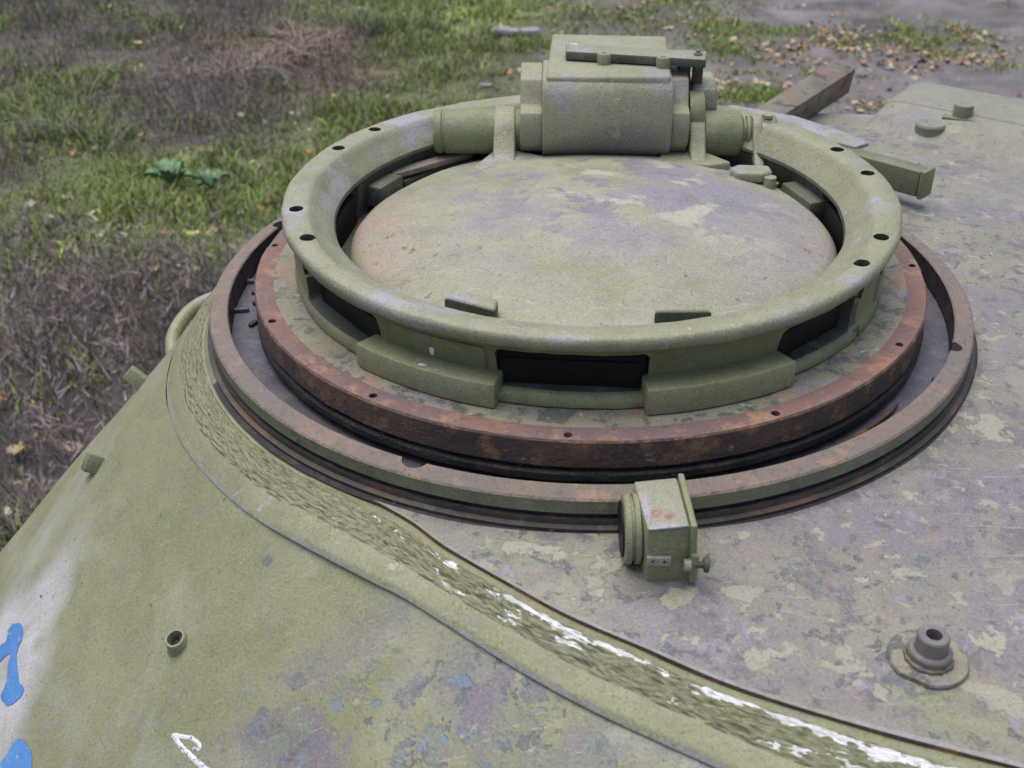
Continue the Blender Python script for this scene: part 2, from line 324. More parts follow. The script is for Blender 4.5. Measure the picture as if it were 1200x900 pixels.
M['ledge'] = paint('grimy_ledge_paint', (.040, .034, .026), (.062, .052, .040), (.022, .019, .016), layers=[((.12, .065, .045), 14, .52, .6, 6, 111)], seed=37)
M['edge'] = paint('edge_highlight', (.26, .245, .24), (.31, .295, .31), (.22, .21, .18), layers=[((.26, .26, .175), 26, .48, .58, 8, 101)], seed=29)  # pale highlight along the edges painted in as colour
M['bareiron'] = plain('grey_bare_iron', (.21, .19, .19), .45, .3)
_t = NT('white_paint'); M['white'] = _t.done(_t.mix(_t.ramp(_t.noise(150, 6, .7), .57, .60), (.74, .74, .76), (.22, .19, .20)), .5, _t.bump(_t.noise(200, 4), .002))
_t = NT('blue_paint'); M['blue'] = _t.done(_t.mix(_t.ramp(_t.noise(110, 6, .7), .60, .64), _t.mix(_t.ramp(_t.noise(20, 4), .35, .65), (.065, .20, .50), (.10, .26, .58)), (.40, .41, .42)), .5, _t.bump(_t.noise(200, 4), .001))
M['rubber'] = plain('road_wheel_rubber', (.03, .03, .03), .8)
M['stone'] = plain('grey_stone', (.28, .27, .29), .7)

# ------------------------------------------------------------------ ground
GZ = -2.30
rows = [  # rough ground classes seen from the turret: (y row, {x: class})
 (11.3, 'WWWWGBBTTDDDD'), (10.2, 'WWGWGBBTTDDDD'), (9.3, 'WWWRRGGDTLLLD'), (8.0, 'WGWWRGGDLLLDD'), (6.9, 'GGWWGGGDDDDDD'),
 (6.0, 'WBBGBGGDDDDDD'), (5.3, 'GBBBGGDDDDDDD'), (4.7, 'WGBGDDDDDDDDD'), (4.1, 'WWWWWWDDDDDDD'), (3.3, 'WWWWWWWDDDDDD'), (2.5, 'WWGWWWWDDDDDD'), (1.5, 'WWWWWWWDDDDDD')]
# x positions follow the spread of the plot: wider far away
def rowx(y, k): return (-.5+(k-6)*.095*(y+1.3)*.81)
ZP = []; ZC = []
cls = 'WGBRTDL'
for y, s in rows:
    for k, ch in enumerate(s): ZP.append((rowx(y, k), y)); ZC.append(cls.index(ch))
ZP = np.array(ZP); ZC = np.eye(len(cls))[ZC]
def zones(x, y):
    x = np.asarray(x, float); y = np.asarray(y, float); out = np.zeros((len(x), len(cls)))
    for i in range(0, len(x), 20000):
        xx = x[i:i+20000, None]; yy = y[i:i+20000, None]
        s = .35+.035*yy
        d = ((xx-ZP[:, 0])**2+((yy-ZP[:, 1])*.9)**2)/(s*s*.45)
        w = np.exp(-np.minimum(d-d.min(1, keepdims=True), 60)); w /= w.sum(1, keepdims=True)
        out[i:i+20000] = w @ ZC
    return out
_pg = nr.normal(size=(64, 64))
def vnoise(x, y, s, seed=0):
    x = np.asarray(x)*s+seed*5.17+1000; y = np.asarray(y)*s+seed*3.31+1000
    xi = np.floor(x).astype(int); yi = np.floor(y).astype(int); fx = x-xi; fy = y-yi; fx = fx*fx*(3-2*fx); fy = fy*fy*(3-2*fy)
    g = lambda a, b: _pg[(a+seed*7) % 64, b % 64]
    return (g(xi, yi)*(1-fx)+g(xi+1, yi)*fx)*(1-fy)+(g(xi, yi+1)*(1-fx)+g(xi+1, yi+1)*fx)*fy
def fade(x, y):
    x = np.asarray(x, float); y = np.asarray(y, float)
    return np.clip(1-(np.maximum(np.maximum(np.abs(x)-7, y-12.6), .5-y))/3, 0, 1)
def gh(x, y):
    fd = fade(x, y); return GZ+fd*(.035*vnoise(x, y, .8, 1)+.018*vnoise(x, y, 2.7, 2)+.008*vnoise(x, y, 8, 3))
GC = {'W': (.13, .112, .105), 'G': (.16, .175, .095), 'B': (.24, .30, .11), 'R': (.18, .12, .09), 'T': (.20, .185, .16), 'D': (.235, .212, .228), 'L': (.21, .185, .18)}
def axis(lo, hi, step, far):
    a = list(np.arange(lo, hi+1e-6, step)); g = step; b = hi; c = lo
    while b < far: g *= 1.35; b += g; a.append(b)
    g = step
    while c > -far: g *= 1.35; c -= g; a.insert(0, c)
    return np.array(a)
gx = axis(-7.5, 6.5, .065, 400); gy = axis(.5, 12.6, .065, 400)
X, Y = np.meshgrid(gx, gy); X = X.ravel(); Y = Y.ravel()
Z = gh(X, Y); nx = len(gx)
V = np.stack([X, Y, Z], 1); I = np.arange(len(X)).reshape(len(gy), nx)
F = np.stack([I[:-1, :-1].ravel(), I[:-1, 1:].ravel(), I[1:, 1:].ravel(), I[1:, :-1].ravel()], 1)
def fastmesh(V, F, col=None, k=None):
    me = bpy.data.meshes.new('m'); V = np.asarray(V, np.float32); F = np.asarray(F, np.int32); k = F.shape[1]
    me.vertices.add(len(V)); me.vertices.foreach_set('co', V.ravel()); me.loops.add(F.size); me.loops.foreach_set('vertex_index', F.ravel())
    me.polygons.add(len(F)); me.polygons.foreach_set('loop_start', np.arange(0, F.size, k, dtype=np.int32))
    if col is not None:
        a = me.color_attributes.new('tint', 'FLOAT_COLOR', 'POINT'); c4 = np.ones((len(V), 4), np.float32); c4[:, :3] = col; a.data.foreach_set('color', c4.ravel())
    me.update(calc_edges=True); return me
zc = zones(X, Y); gcol = zc @ np.array([GC[c] for c in cls])
gcol *= (1+fade(X, Y)[:, None]*(.16*vnoise(X, Y, 3, 5)[:, None]+.10*vnoise(X, Y, 9, 6)[:, None]))
me = fastmesh(V, F, np.clip(gcol, .01, 1))
def tinted(name, rough=.8, ground=False, trans=0.):
    t = NT(name); a = t.n.new('ShaderNodeAttribute'); a.attribute_name = 'tint'; c = a.outputs[0]; n = None
    if ground:
        c = t.mix(t.ramp(t.noise(60, 6, .7), .5, .75, 0, .6), c, (.05, .045, .045))
        c = t.mix(t.ramp(t.noise(34, 6, .75, seed=4), .56, .66, 0, .55), c, (.33, .31, .30)); c = t.mix(t.ramp(t.noise(5, 6, .7, seed=8), .52, .68, 0, .5), c, (.12, .105, .10))
        n = t.bump(t.math('ADD', t.noise(45, 6, .7), t.noise(9, 4)), .03)
    m = t.done(c, rough, n, spec=.25)
    return m
M['ground'] = tinted('soil', .9, True); M['blades'] = tinted('leaf_blades', .65)
g = link('ground', me, M['ground'], smooth=True); props(g, kind='structure')
# right hand part stays a trodden dirt path: same sheet

def blades(n, region, dens, h, w, cols, lean=.35, seed=0, droop=.3, wjit=.5):
    """n candidate narrow leaves rooted in region; dens(zones)->keep probability"""
    g = np.random.default_rng(seed); x = g.uniform(region[0], region[1], n); y = g.uniform(region[2], region[3], n)
    # keep roughly even screen density
    z = zones(x, y); clump = np.clip(.55+.55*vnoise(x, y, 5, seed+1)+.5*vnoise(x, y, 1.6, seed % 3+2), 0, 1.6)
    keep = g.random(n) < dens(z)*clump; x = x[keep]; y = y[keep]; n = len(x)
    hh = h[0]+(h[1]-h[0])*g.random(n)**1.5; ww = w*(1-wjit/2+wjit*g.random(n)); az = g.uniform(0, 2*PI, n); fz = g.uniform(0, PI, n)
    hh = hh*np.clip(.9+.5*vnoise(x, y, 2.2, 14), .35, 1.9)
    ln = lean*g.random(n)*hh; z0 = gh(x, y)-.01
    dx = np.cos(az)*ln; dy = np.sin(az)*ln; wx = np.cos(fz)*ww/2; wy = np.sin(fz)*ww/2
    b0 = np.stack([x-wx, y-wy, z0], 1); b1 = np.stack([x+wx, y+wy, z0], 1)
    m0 = np.stack([x+dx*.4-wx*.8, y+dy*.4-wy*.8, z0+hh*.6], 1); m1 = np.stack([x+dx*.4+wx*.8, y+dy*.4+wy*.8, z0+hh*.6], 1)
    tp = np.stack([x+dx*(1+droop), y+dy*(1+droop), z0+hh*(1-droop*.4)], 1)
    V = np.stack([b0, b1, m1, m0, tp], 1).reshape(-1, 3); k = np.arange(n)[:, None]*5
    F = np.concatenate([k+[0, 1, 2], k+[0, 2, 3], k+[3, 2, 4]], 0)
    cc = np.array(cols)[g.integers(0, len(cols), n)]*(.7+.6*g.random(n))[:, None]
    return V, F, np.repeat(cc, 5, 0)
def emit(name, parts, kind, label, cat, mat='blades'):
    V = []; F = []; Cc = []; o = 0
    for v, f, c in parts: V.append(v); F.append(f+o); Cc.append(c); o += len(v)
    ob = link(name, fastmesh(np.concatenate(V), np.concatenate(F), np.concatenate(Cc)), M[mat]); return props(ob, label, cat, kind=kind)
ix = {c: i for i, c in enumerate(cls)}
zd = lambda **k: (lambda z: sum(z[:, ix[c]]*v for c, v in k.items()))
GREEN = [(.18, .25, .07), (.23, .30, .09), (.14, .20, .06), (.26, .29, .11), (.28, .27, .15)]
BRIGHT = [(.40, .52, .12), (.45, .55, .18), (.32, .44, .10)]
DRY = [(.34, .28, .22), (.23, .195, .19), (.36, .32, .26), (.18, .155, .155), (.16, .14, .145)]
REDB = [(.30, .19, .14), (.26, .16, .115), (.34, .25, .19), (.20, .135, .11)]
LR = (-7.2, 1.6, 1.0, 12.5)
emit('short_grass', [
    blades(330000, LR, zd(W=.42, G=.95, B=1., R=.40, T=.30, L=.10, D=.012), (.02, .12), .010, GREEN, 1.1, 1),
    blades(150000, LR, zd(W=.05, G=.45, B=1., R=.1, T=.25, L=.05), (.02, .09), .010, BRIGHT, 1.1, 2),
    blades(60000, LR, zd(W=.35, G=.6, B=.8, R=.3, T=.2), (.015, .05), .028, GREEN+BRIGHT, 1.6, 3, .2)], 'stuff',
    'short green grass growing on the ground left of the turret', 'grass')
emit('path_grass', [blades(260000, (1.2, 6.6, 6.5, 12.5), lambda z: (z[:, ix['L']]*.5+z[:, ix['T']]*.35+.02), (.02, .07), .009, BRIGHT+GREEN, .9, 4)], 'stuff',
    'sparse green grass tufts between fallen leaves on the dirt path', 'grass')
emit('dry_grass', [
    blades(150000, LR, zd(W=.6, G=.22, B=.12, R=.7, T=.2), (.03, .15), .006, DRY, 1.3, 5),
    blades(90000, LR, zd(R=1.), (.04, .16), .007, REDB, 1.8, 6)], 'stuff',
    'dry brown and straw coloured grass among the green on the left', 'dry grass')
def weeds(n, seed):
    """dead branching stems: each a few crossed slim twigs with side twigs"""
    g = np.random.default_rng(seed); x = g.uniform(-7.2, .3, n); y = g.uniform(1.2, 12.5, n); z = zones(x, y)
    keep = g.random(n) < (z[:, 0]*.95+z[:, 1]*.05+z[:, 3]*.25)*np.clip(.6+.5*vnoise(x, y, 1.7, 9), .05, 1.3); x = x[keep]; y = y[keep]; n = len(x)
    h = (.10+.30*g.random(n)**2)*(.6+.5*np.clip(vnoise(x, y, 1.1, 12)+.6, .2, 1.4)); az = g.uniform(0, 2*PI, n); ln = h*g.uniform(.05, .55, n); z0 = gh(x, y)
    base = np.stack([x, y, z0], 1); top = base+np.stack([np.cos(az)*ln, np.sin(az)*ln, h], 1)
    A = [base]; B = [top]; Wd = [np.full(n, .0085)]; Cl = [g.integers(0, 5, n)]
    for k in range(9):
        t = g.uniform(.25, .97, n)[:, None]; p = base+(top-base)*t; a = g.uniform(0, 2*PI, n); l = h*g.uniform(.10, .32, n)
        A.append(p); B.append(p+np.stack([np.cos(a)*l*.7, np.sin(a)*l*.7, l*g.uniform(.1, .9, n)], 1)); Wd.append(np.full(n, .0065)); Cl.append(Cl[0])
    A = np.concatenate(A); B = np.concatenate(B); Wd = np.concatenate(Wd)*g.uniform(.7, 1.4, len(A)); Cl = np.concatenate(Cl)
    f = g.uniform(0, PI, len(A)); wv = np.stack([np.cos(f)*Wd/2, np.sin(f)*Wd/2, 0*f], 1)
    V = np.stack([A-wv, A+wv, B], 1).reshape(-1, 3); F = np.arange(len(V)).reshape(-1, 3)
    pal = np.array([(.28, .23, .23), (.21, .17, .175), (.35, .29, .275), (.16, .135, .14), (.27, .20, .17)])
    cc = pal[Cl]*g.uniform(.7, 1.3, len(Cl))[:, None]; return V, F, np.repeat(cc, 3, 0)
emit('dead_weeds', [weeds(52000, 21)], 'stuff', 'thicket of dead grey brown weed stems on the left', 'weeds')

# fallen leaves -----------------------------------------------------------------
def leafmesh(kind):
    if kind == 0: P = [(-.5, 0), (-.28, .2), (.05, .27), (.32, .16), (.5, 0), (.32, -.16), (.05, -.27), (-.28, -.2)]
    elif kind == 1: P = [(-.5, 0), (-.35, .3), (-.1, .22), (.02, .48), (.2, .2), (.5, 0), (.2, -.2), (.02, -.48), (-.1, -.22), (-.35, -.3)]
    else: P = [(-.4, .02), (-.3, .3), (0, .4), (.3, .3), (.45, 0), (.28, -.3), (0, -.38), (-.28, -.28)]
    V = [(0, 0, 0)]+[(x, y, .10*(x*x+.8*y*y)*4*(1 if i % 3 else 1.5)) for i, (x, y) in enumerate(P)]+[(-.75, .03, .03), (-.75, -.01, .03)]
    n = len(P); F = [(0, 1+i, 1+(i+1) % n) for i in range(n)]+[(1, n+1, n+2)]
    return mesh(V, F, 'leaf')
LM = [leafmesh(k) for k in range(3)]
LC = {'yellow': (.52, .43, .17), 'pale cream': (.52, .47, .34), 'orange': (.42, .20, .07), 'brown': (.24, .14, .09), 'pinkish': (.42, .30, .25)}
LMM = {}
for nme, c in LC.items():
    m_ = NT(nme.replace(' ', '_')+'_leaf'); LMM[nme] = m_.done(m_.mix(m_.ramp(m_.noise(50, 3), .4, .7, 0, .5), c, tuple(v*.6 for v in c)), .6)
def leaf_shape(k, colour):
    key = (k, colour)
    if key not in LSH:
        me = LM[k].copy(); me.materials.append(LMM[colour]); LSH[key] = me
    return LSH[key]
LSH = {}
def put_leaf(x, y, size, colour, label, group, lift=.03):
    o = bpy.data.objects.new('fallen_leaf', leaf_shape(rnd.randrange(3), colour)); C.objects.link(o)
    o.location = (x, y, float(gh([x], [y])[0])+lift); o.scale = (size, size, size)
    o.rotation_euler = (rnd.uniform(-.5, .5), rnd.uniform(-.5, .5), rnd.uniform(0, 6.28))
    props(o, label, 'leaf', group)
known = [  # leaves that lie alone in the grass: x, y, size, colour, label
 (-3.38, 5.32, .075, 'pinkish', 'pale pinkish leaf alone in the grass by the far left picture edge'),
 (-3.10, 4.99, .075, 'pale cream', 'cream leaf below the pale pinkish one at the far left of the lawn'),
 (-2.42, 5.14, .10, 'orange', 'large orange red leaf in green grass just below the broad leaved dock plant'),
 (-2.34, 4.72, .075, 'orange', 'orange yellow leaf below the large orange red one'),
 (-2.17, 4.78, .085, 'yellow', 'long yellow leaf between the orange yellow leaf and the cupola'),
 (-2.54, 4.65, .08, 'pinkish', 'pinkish leaf on bare soil above a yellow leaf at the edge of the dead weeds'),
 (-2.48, 4.42, .075, 'yellow', 'yellow leaf on bare soil just above the dead weed thicket'),
 (-2.18, 4.42, .045, 'pale cream', 'small cream leaf, left one of a cluster of four near the cupola ring'),
 (-2.13, 4.32, .05, 'pale cream', 'small whitish leaf, lowest of a cluster of four near the cupola ring'),
 (-2.11, 4.43, .045, 'pale cream', 'small cream leaf, upper right of a cluster of four near the cupola ring'),
 (-2.02, 4.33, .05, 'yellow', 'small yellow leaf, right one of a cluster of four near the cupola ring'),
 (-2.23, 4.24, .08, 'pinkish', 'dull pinkish leaf on soil under the cluster of four small leaves'),
 (-2.11, 2.63, .10, 'pinkish', 'large pinkish white leaf against the sloping turret edge'),
 (-2.34, 2.60, .09, 'yellow', 'greenish yellow leaf in the dark weeds at the lower left'),
 (-2.22, 2.20, .05, 'pale cream', 'small pale leaf lowest on the left beside the turret shell'),
 (-2.57, 2.97, .07, 'orange', 'orange leaf cut by the left picture edge in the dead weeds'),
 (-1.82, 5.36, .08, 'yellow', 'yellow leaf in grass touching the cupola ring outline'),
 (-3.90, 9.13, .11, 'yellow', 'bright yellow green leaf high in the dead weeds at the top left'),
 (-1.98, 5.02, .06, 'orange', 'small orange leaf right of the dock plant'),
 (-2.09, 4.84, .065, 'yellow', 'small yellow leaf beside the long yellow one'),
 (-1.92, 4.65, .07, 'pale cream', 'cream leaf directly left of the outer race ring'),
 (-1.75, 6.29, .07, 'orange', 'orange leaf in grass left of the upper cupola rim'),
 (-2.07, 6.24, .075, 'pinkish', 'pinkish leaf in short grass above the dock plant'),
 (-2.34, 5.96, .06, 'yellow', 'yellow leaf right above the dock plant'),
 (-2.47, 7.19, .065, 'pale cream', 'cream leaf in the thin weeds in the middle of the left bank'),
 (-1.23, 7.21, .07, 'orange', 'orange leaf just above the far cupola rim'),
 (-2.06, 6.77, .06, 'orange', 'small orange leaf between two weed patches above the cupola rim'),
 (-.39, 8.34, .09, 'orange', 'deep orange leaf just left of the hinge block'),
 (-.36, 8.52, .07, 'yellow', 'upper yellow leaf left of the hinge block'),
 (-.30, 8.41, .07, 'yellow', 'right yellow leaf left of the hinge block'),
 (1.45, 7.91, .07, 'orange', 'orange leaf low on the dirt path behind the cupola rim'),
 (2.62, 8.32, .10, 'pinkish', 'pinkish leaf right of the tip of the raised steel bar'),
 (2.55, 7.95, .06, 'yellow', 'small yellow leaf below the pinkish one near the raised bar'),
 (2.57, 10.60, .07, 'pale cream', 'whitish leaf at the top edge on the dirt path'),
]
for x, y, s_, c_, l_ in known: put_leaf(x, y, s_, c_, l_, None, .05)
nl = 0
while nl < 120:                                                     # grass side
    y = rnd.uniform(2.3, 11.5); x = rnd.uniform(-.5-.49*(y+1.3), -.2)
    z = zones([x], [y])[0]
    if rnd.random() > .15+.6*(z[1]+z[2])+.5*z[4]: continue
    c_ = rnd.choice(['yellow', 'pale cream', 'orange', 'brown', 'pinkish'])
    put_leaf(x, y, rnd.uniform(.035, .06), c_, 'small %s fallen leaf lying in the grass and weeds left of the turret' % c_, '%s leaves scattered in the grass' % c_, .03); nl += 1
nl = 0; spots = []
while nl < 225:                                                    # litter on the path
    y = rnd.uniform(6.9, 11.6); x = rnd.uniform(-.4, .42*(y+1.3))
    z = zones([x], [y])[0]; cl = float(vnoise([x], [y], 2.2, 8)[0])
    if rnd.random() > (.04+.9*z[6]+.35*z[4])*max(.12, .5+.5*cl): continue
    c_ = rnd.choice(['yellow', 'pale cream', 'pale cream', 'orange', 'brown', 'pinkish', 'pinkish'])
    put_leaf(x, y, rnd.uniform(.045, .09), c_, '%s fallen leaf in the litter on the grey dirt path behind the turret' % c_, '%s leaves in the litter on the path' % c_, .015); nl += 1
def litter(n, seed):
    g = np.random.default_rng(seed); x = g.uniform(-.5, 6.4, n); y = g.uniform(6.8, 12.4, n); z = zones(x, y)
    keep = g.random(n) < (.012+z[:, 6]*1.+z[:, 4]*.25)*np.clip(.35+.55*vnoise(x, y, 2.2, 8)+.25*vnoise(x, y, 6, 9), .04, 1.1); x = x[keep]; y = y[keep]; n = len(x)
    s = g.uniform(.012, .034, n); a = g.uniform(0, 2*PI, n); z0 = gh(x, y)+g.uniform(.004, .025, n); t = g.uniform(-.6, .6, (n, 2))
    u = np.stack([np.cos(a)*s, np.sin(a)*s, t[:, 0]*s], 1); v = np.stack([-np.sin(a)*s*.7, np.cos(a)*s*.7, t[:, 1]*s], 1); p = np.stack([x, y, z0], 1)
    V = np.stack([p-u, p-v, p+u, p+v], 1).reshape(-1, 3); F = np.arange(len(V)).reshape(-1, 4)[:, [0, 1, 2, 0, 2, 3]].reshape(-1, 3)
    pal = np.array([(.42, .32, .14), (.48, .41, .29), (.34, .18, .08), (.20, .12, .08), (.34, .24, .20), (.13, .085, .06)])
    return V, F, np.repeat(pal[g.integers(0, 6, n)], 4, 0)
emit('leaf_litter', [litter(26000, 31)], 'stuff', 'small broken leaves littering the dirt path behind the turret', 'leaf litter')

# plants and stones that stand out
def tuft(name, x, y, n, h, w, cols, lean, label, cat, seed):
    g = np.random.default_rng(seed); V = []; F = []; Cc = []
    z0 = float(gh([x], [y])[0])
    sub = g.normal(size=(9, 2))*h*.55
    cx0, cy0 = x, y
    for i in range(n):
        x, y = cx0+sub[i % 9][0], cy0+sub[i % 9][1]
        a = g.uniform(0, 2*PI); L_ = h*g.uniform(.3, 1.15)*(1+.25*math.sin(a*3+seed)); r0 = g.uniform(0, .22); ln = lean*g.uniform(.1, 1.3)*L_; a += g.normal()*.5; f = a+PI/2
        px = []
        for t in (0, .35, .7, 1): px.append((x+math.cos(a)*(r0+ln*t*t), y+math.sin(a)*(r0+ln*t*t), z0+L_*(t-.45*lean*t*t)))
        k = len(V)
        for q, p in enumerate(px):
            ww = w*(1, .9, .6, .05)[q]/2; V += [(p[0]-math.cos(f)*ww, p[1]-math.sin(f)*ww, p[2]), (p[0]+math.cos(f)*ww, p[1]+math.sin(f)*ww, p[2])]
        c = np.array(cols[g.integers(0, len(cols))])*g.uniform(.75, 1.25); Cc += [c]*8
        for q in range(3): F += [(k+2*q, k+2*q+1, k+2*q+3), (k+2*q, k+2*q+3, k+2*q+2)]
    return props(link(name, fastmesh(V, F, np.array(Cc)), M['blades']), label, cat)
tuft('grass_tussock', -3.69, 6.80, 260, .36, .008, [(.24, .25, .17), (.17, .21, .11), (.28, .26, .20), (.12, .16, .06)], 1.0, 'pale grey green drooping grass tussock in the weeds on the far left', 'grass tussock', 3)
tuft('grass_tussock', -1.55, 9.6, 260, .35, .009, [(.16, .24, .12), (.10, .17, .06), (.22, .26, .15)], .8, 'fresh green grass tussock at the top beside the reddish brown dead fern', 'grass tussock', 4)
tuft('dead_fern', -2.35, 9.1, 380, .34, .010, REDB+DRY, 1.6, 'reddish brown collapsed dead fern on the left bank', 'fern', 5)
tuft('dead_fern', -2.75, 8.2, 300, .28, .010, REDB+DRY, 1.7, 'second smaller brown dead fern patch nearer the cupola', 'fern', 6)
GL = NT('dock_leaf'); GLM = GL.done(GL.mix(GL.ramp(GL.noise(25, 3), .35, .7), (.10, .21, .10), (.20, .30, .15)), .5)
def dock(x, y, n, s, label, seed):
    g = random.Random(seed); z0 = float(gh([x], [y])[0]); rt = root('dock_plant', (x, y, z0), label, 'plant')
    g_ = [g.random() for _ in range(9)]
    for i in range(n):
        a = i*2.4+g.uniform(-.3, .3); L_ = s*g.uniform(.6, 1.1); V = []; F = []
        for q in range(6):
            t = q/5; w = math.sin(PI*min(1, t*.93+.07))**.8*.3*L_; r = .02+L_*t; zz = z0+.05+(.07+.08*g_[i % 9])*s/.2*math.sin(t*2.2)
            for sg in (-1, 0, 1): V.append((x+math.cos(a)*r-math.sin(a)*w*sg, y+math.sin(a)*r+math.cos(a)*w*sg, zz+(.03*abs(sg))))
        for q in range(5):
            for e in (0, 1): F.append((q*3+e, q*3+e+1, q*3+e+4, q*3+e+3))
        link('leaf', mesh(V, F), GLM, rt, smooth=True)
dock(-2.59, 5.75, 13, .15, 'broad leaved green dock plant, the left one of two in the lawn', 1)
dock(-2.28, 5.62, 10, .12, 'smaller broad leaved green dock plant right of the larger one', 2)
def stone(x, y, s, seed, label, rz=0):
    bm = bmesh.new(); bmesh.ops.create_icosphere(bm, subdivisions=3, radius=.5)
    me = bpy.data.meshes.new('stone'); bm.to_mesh(me); bm.free()
    for v in me.vertices: v.co = Vector((v.co.x*s[0], v.co.y*s[1], max(-.2, min(.32, v.co.z*1.3))*s[2]))
    rough(me, min(s)*.25, 5, seed); me.transform(Matrix.Translation((x, y, float(gh([x], [y])[0])+s[2]*.2)) @ Matrix.Rotation(rz, 4, 'Z'))
    return props(link('stone', me, M['stone'], smooth=40), label, 'stone')
stone(-.48, 9.80, (.30, .22, .09), 1, 'flat grey stone slab on the ground left of the hinge block, left piece of two')
stone(-.24, 9.86, (.22, .18, .10), 2, 'smaller flat grey stone touching the right end of the larger slab')
stone(-.58, 8.05, (.13, .10, .06), 3, 'small grey stone in the grass beside the hinge block')

# ------------------------------------------------------------------ the turret
T = root('tank_turret', (.45, 0, -.155), 'weathered olive cast tank turret with a flat peeling roof and a sloping side', 'tank turret')
RZ = -.155
def pol(r, d): return (r*math.cos(R(d)), r*math.sin(R(d)))
rows_ = [  # inner seam line A, outer collar edge E with its height, shell slope
 (pol(.47, 128), (-.36, .42), -.185, 60), (pol(.47, 145), (-.44, .30), -.19, 58), (pol(.47, 159), (-.49, .19), -.195, 56), (pol(.47, 173), (-.513, .075), -.20, 51),
 (pol(.47, 184), (-.521, -.025), -.20, 46.5), (pol(.47, 193), (-.509, -.12), -.20, 44), (pol(.47, 204), (-.479, -.208), -.197, 43), (pol(.47, 214), (-.435, -.288), -.19, 42.5),
 (pol(.47, 223), (-.382, -.356), -.188, 42), (pol(.47, 231), (-.334, -.408), -.182, 41), (pol(.47, 240), (-.28, -.455), -.175, 40), ((-.176, -.452), (-.209, -.508), -.170, 38),
 ((-.137, -.491), (-.167, -.536), -.170, 36), ((-.075, -.541), (-.104, -.587), -.170, 34), ((-.027, -.577), (-.06, -.622), -.170, 32), ((.035, -.614), (-.005, -.660), -.170, 32),
 ((.10, -.652), (.067, -.702), -.170, 32), ((.185, -.688), (.15, -.748), -.170, 33), ((.29, -.724), (.26, -.795), -.170, 36), ((.52, -.80), (.50, -.875), -.172, 50),
 ((.86, -.83), (.87, -.91), -.175, 54), ((1.2, -.66), (1.26, -.72), -.18, 56), ((1.45, -.2), (1.53, -.21), -.18, 58), ((1.42, .36), (1.5, .4), -.18, 58),
 ((1.14, .64), (1.2, .71), -.18, 60), ((.8, .695), (.82, .76), -.18, 62), ((.34, .737), (.33, .80), -.18, 64), ((-.05, .66), (-.08, .73), -.18, 62), ((-.27, .50), (-.31, .56), -.18, 60)]
RW = spline(np.array([(a[0], a[1], e[0], e[1], z, al) for a, e, z, al in rows_]), 18, closed=True)
A = RW[:, :2]; E_ = RW[:, 2:4]; EZ = RW[:, 4]; AL = RW[:, 5]; K = len(RW)
Tn = np.roll(E_, -3, 0)-np.roll(E_, 3, 0); Nn = np.stack([Tn[:, 1], -Tn[:, 0]], 1); Nn /= np.linalg.norm(Nn, axis=1)[:, None]
for _ in range(6): Nn = (np.roll(Nn, 1, 0)+2*Nn+np.roll(Nn, -1, 0))/4
Nn /= np.linalg.norm(Nn, axis=1)[:, None]
arc = np.concatenate([[0], np.cumsum(np.linalg.norm(np.diff(E_, axis=0), axis=1))])
# roof plate: polar grid from the well under the cupola to the seam line
th = np.unwrap(np.arctan2(A[:, 1], A[:, 0])); V = []; nrad = 26
for k in range(K):
    for j in range(nrad):
        t = (j/(nrad-2))**.8*.985 if j < nrad-1 else 1; r0 = .335; d = np.array([math.cos(th[k]), math.sin(th[k])]); p = d*r0*(1-t)+A[k]*t
        z = RZ+.0015*vnoise([p[0]], [p[1]], 6, 4)[0]*min(1, (1-t)*6)
        V.append((p[0], p[1], z))
for k in range(K): V.append((A[k, 0], A[k, 1], RZ-.012)); 
for k in range(K): V.append((.335*math.cos(th[k]), .335*math.sin(th[k]), RZ-.05))
F = []
for k in range(K):
    k2 = (k+1) % K
    for j in range(nrad-1): F.append((k*nrad+j, k*nrad+j+1, k2*nrad+j+1, k2*nrad+j))
    F.append((k*nrad+nrad-1, K*nrad+k, K*nrad+k2, k2*nrad+nrad-1)); F.append((k2*nrad, K*nrad+K+k2, K*nrad+K+k, k*nrad))
rp = link('roof_plate', fixn(mesh(V, F)), M['roof'], T, smooth=30); rp.data.materials.append(M['edge']); rp.data.materials.append(M['rust_side'])
for i, p in enumerate(rp.data.polygons):
    q = i % (nrad+1)
    if q == nrad-2: p.material_index = 1
    elif q == nrad-1: p.material_index = 2
# collar: smooth cast lip round the seam
def bandz(k, t):
    za = RZ-.0045; ze = EZ[k]
    cv = .35 if ze > -.18 else .75
    return za+(ze-za)*(t**(1+cv))+.006*math.sin(PI*t)*(1 if ze > -.18 else .3)
def strip(fn, nt, uvs=True):
    V = []; F = []; UV = []
    for k in range(K):
        for j in range(nt): V.append(fn(k, j/(nt-1))); UV.append((arc[k], j/(nt-1)))
    for k in range(K):
        k2 = (k+1) % K
        for j in range(nt-1): F.append((k*nt+j, k2*nt+j, k2*nt+j+1, k*nt+j+1))
    me = mesh(V, F); uv = me.uv_layers.new(name='UVMap'); L_ = arc[-1]+.01
    for l in me.loops:
        u, v = UV[l.vertex_index]; uv.data[l.index].uv = (u, v)
    return me
def collar(k, t):
    if t <= .95:
        s = t/.95; p = A[k]*(1-s)+E_[k]*s; z = bandz(k, s)+.0012*fbm((p[0], p[1], 0), 14, 2, 3)
        return (p[0], p[1], z)
    s = (t-.95)/.05; p = E_[k]+Nn[k]*.0042*s; return (p[0], p[1], EZ[k]-.0022*s-.0030*s*s)
cl = link('collar', fixn(strip(collar, 40)), M['collar'], T, smooth=50); cl.data.materials.append(M['edge'])
for i, p in enumerate(cl.data.polygons):
    if i % 39 >= 38: p.material_index = 1
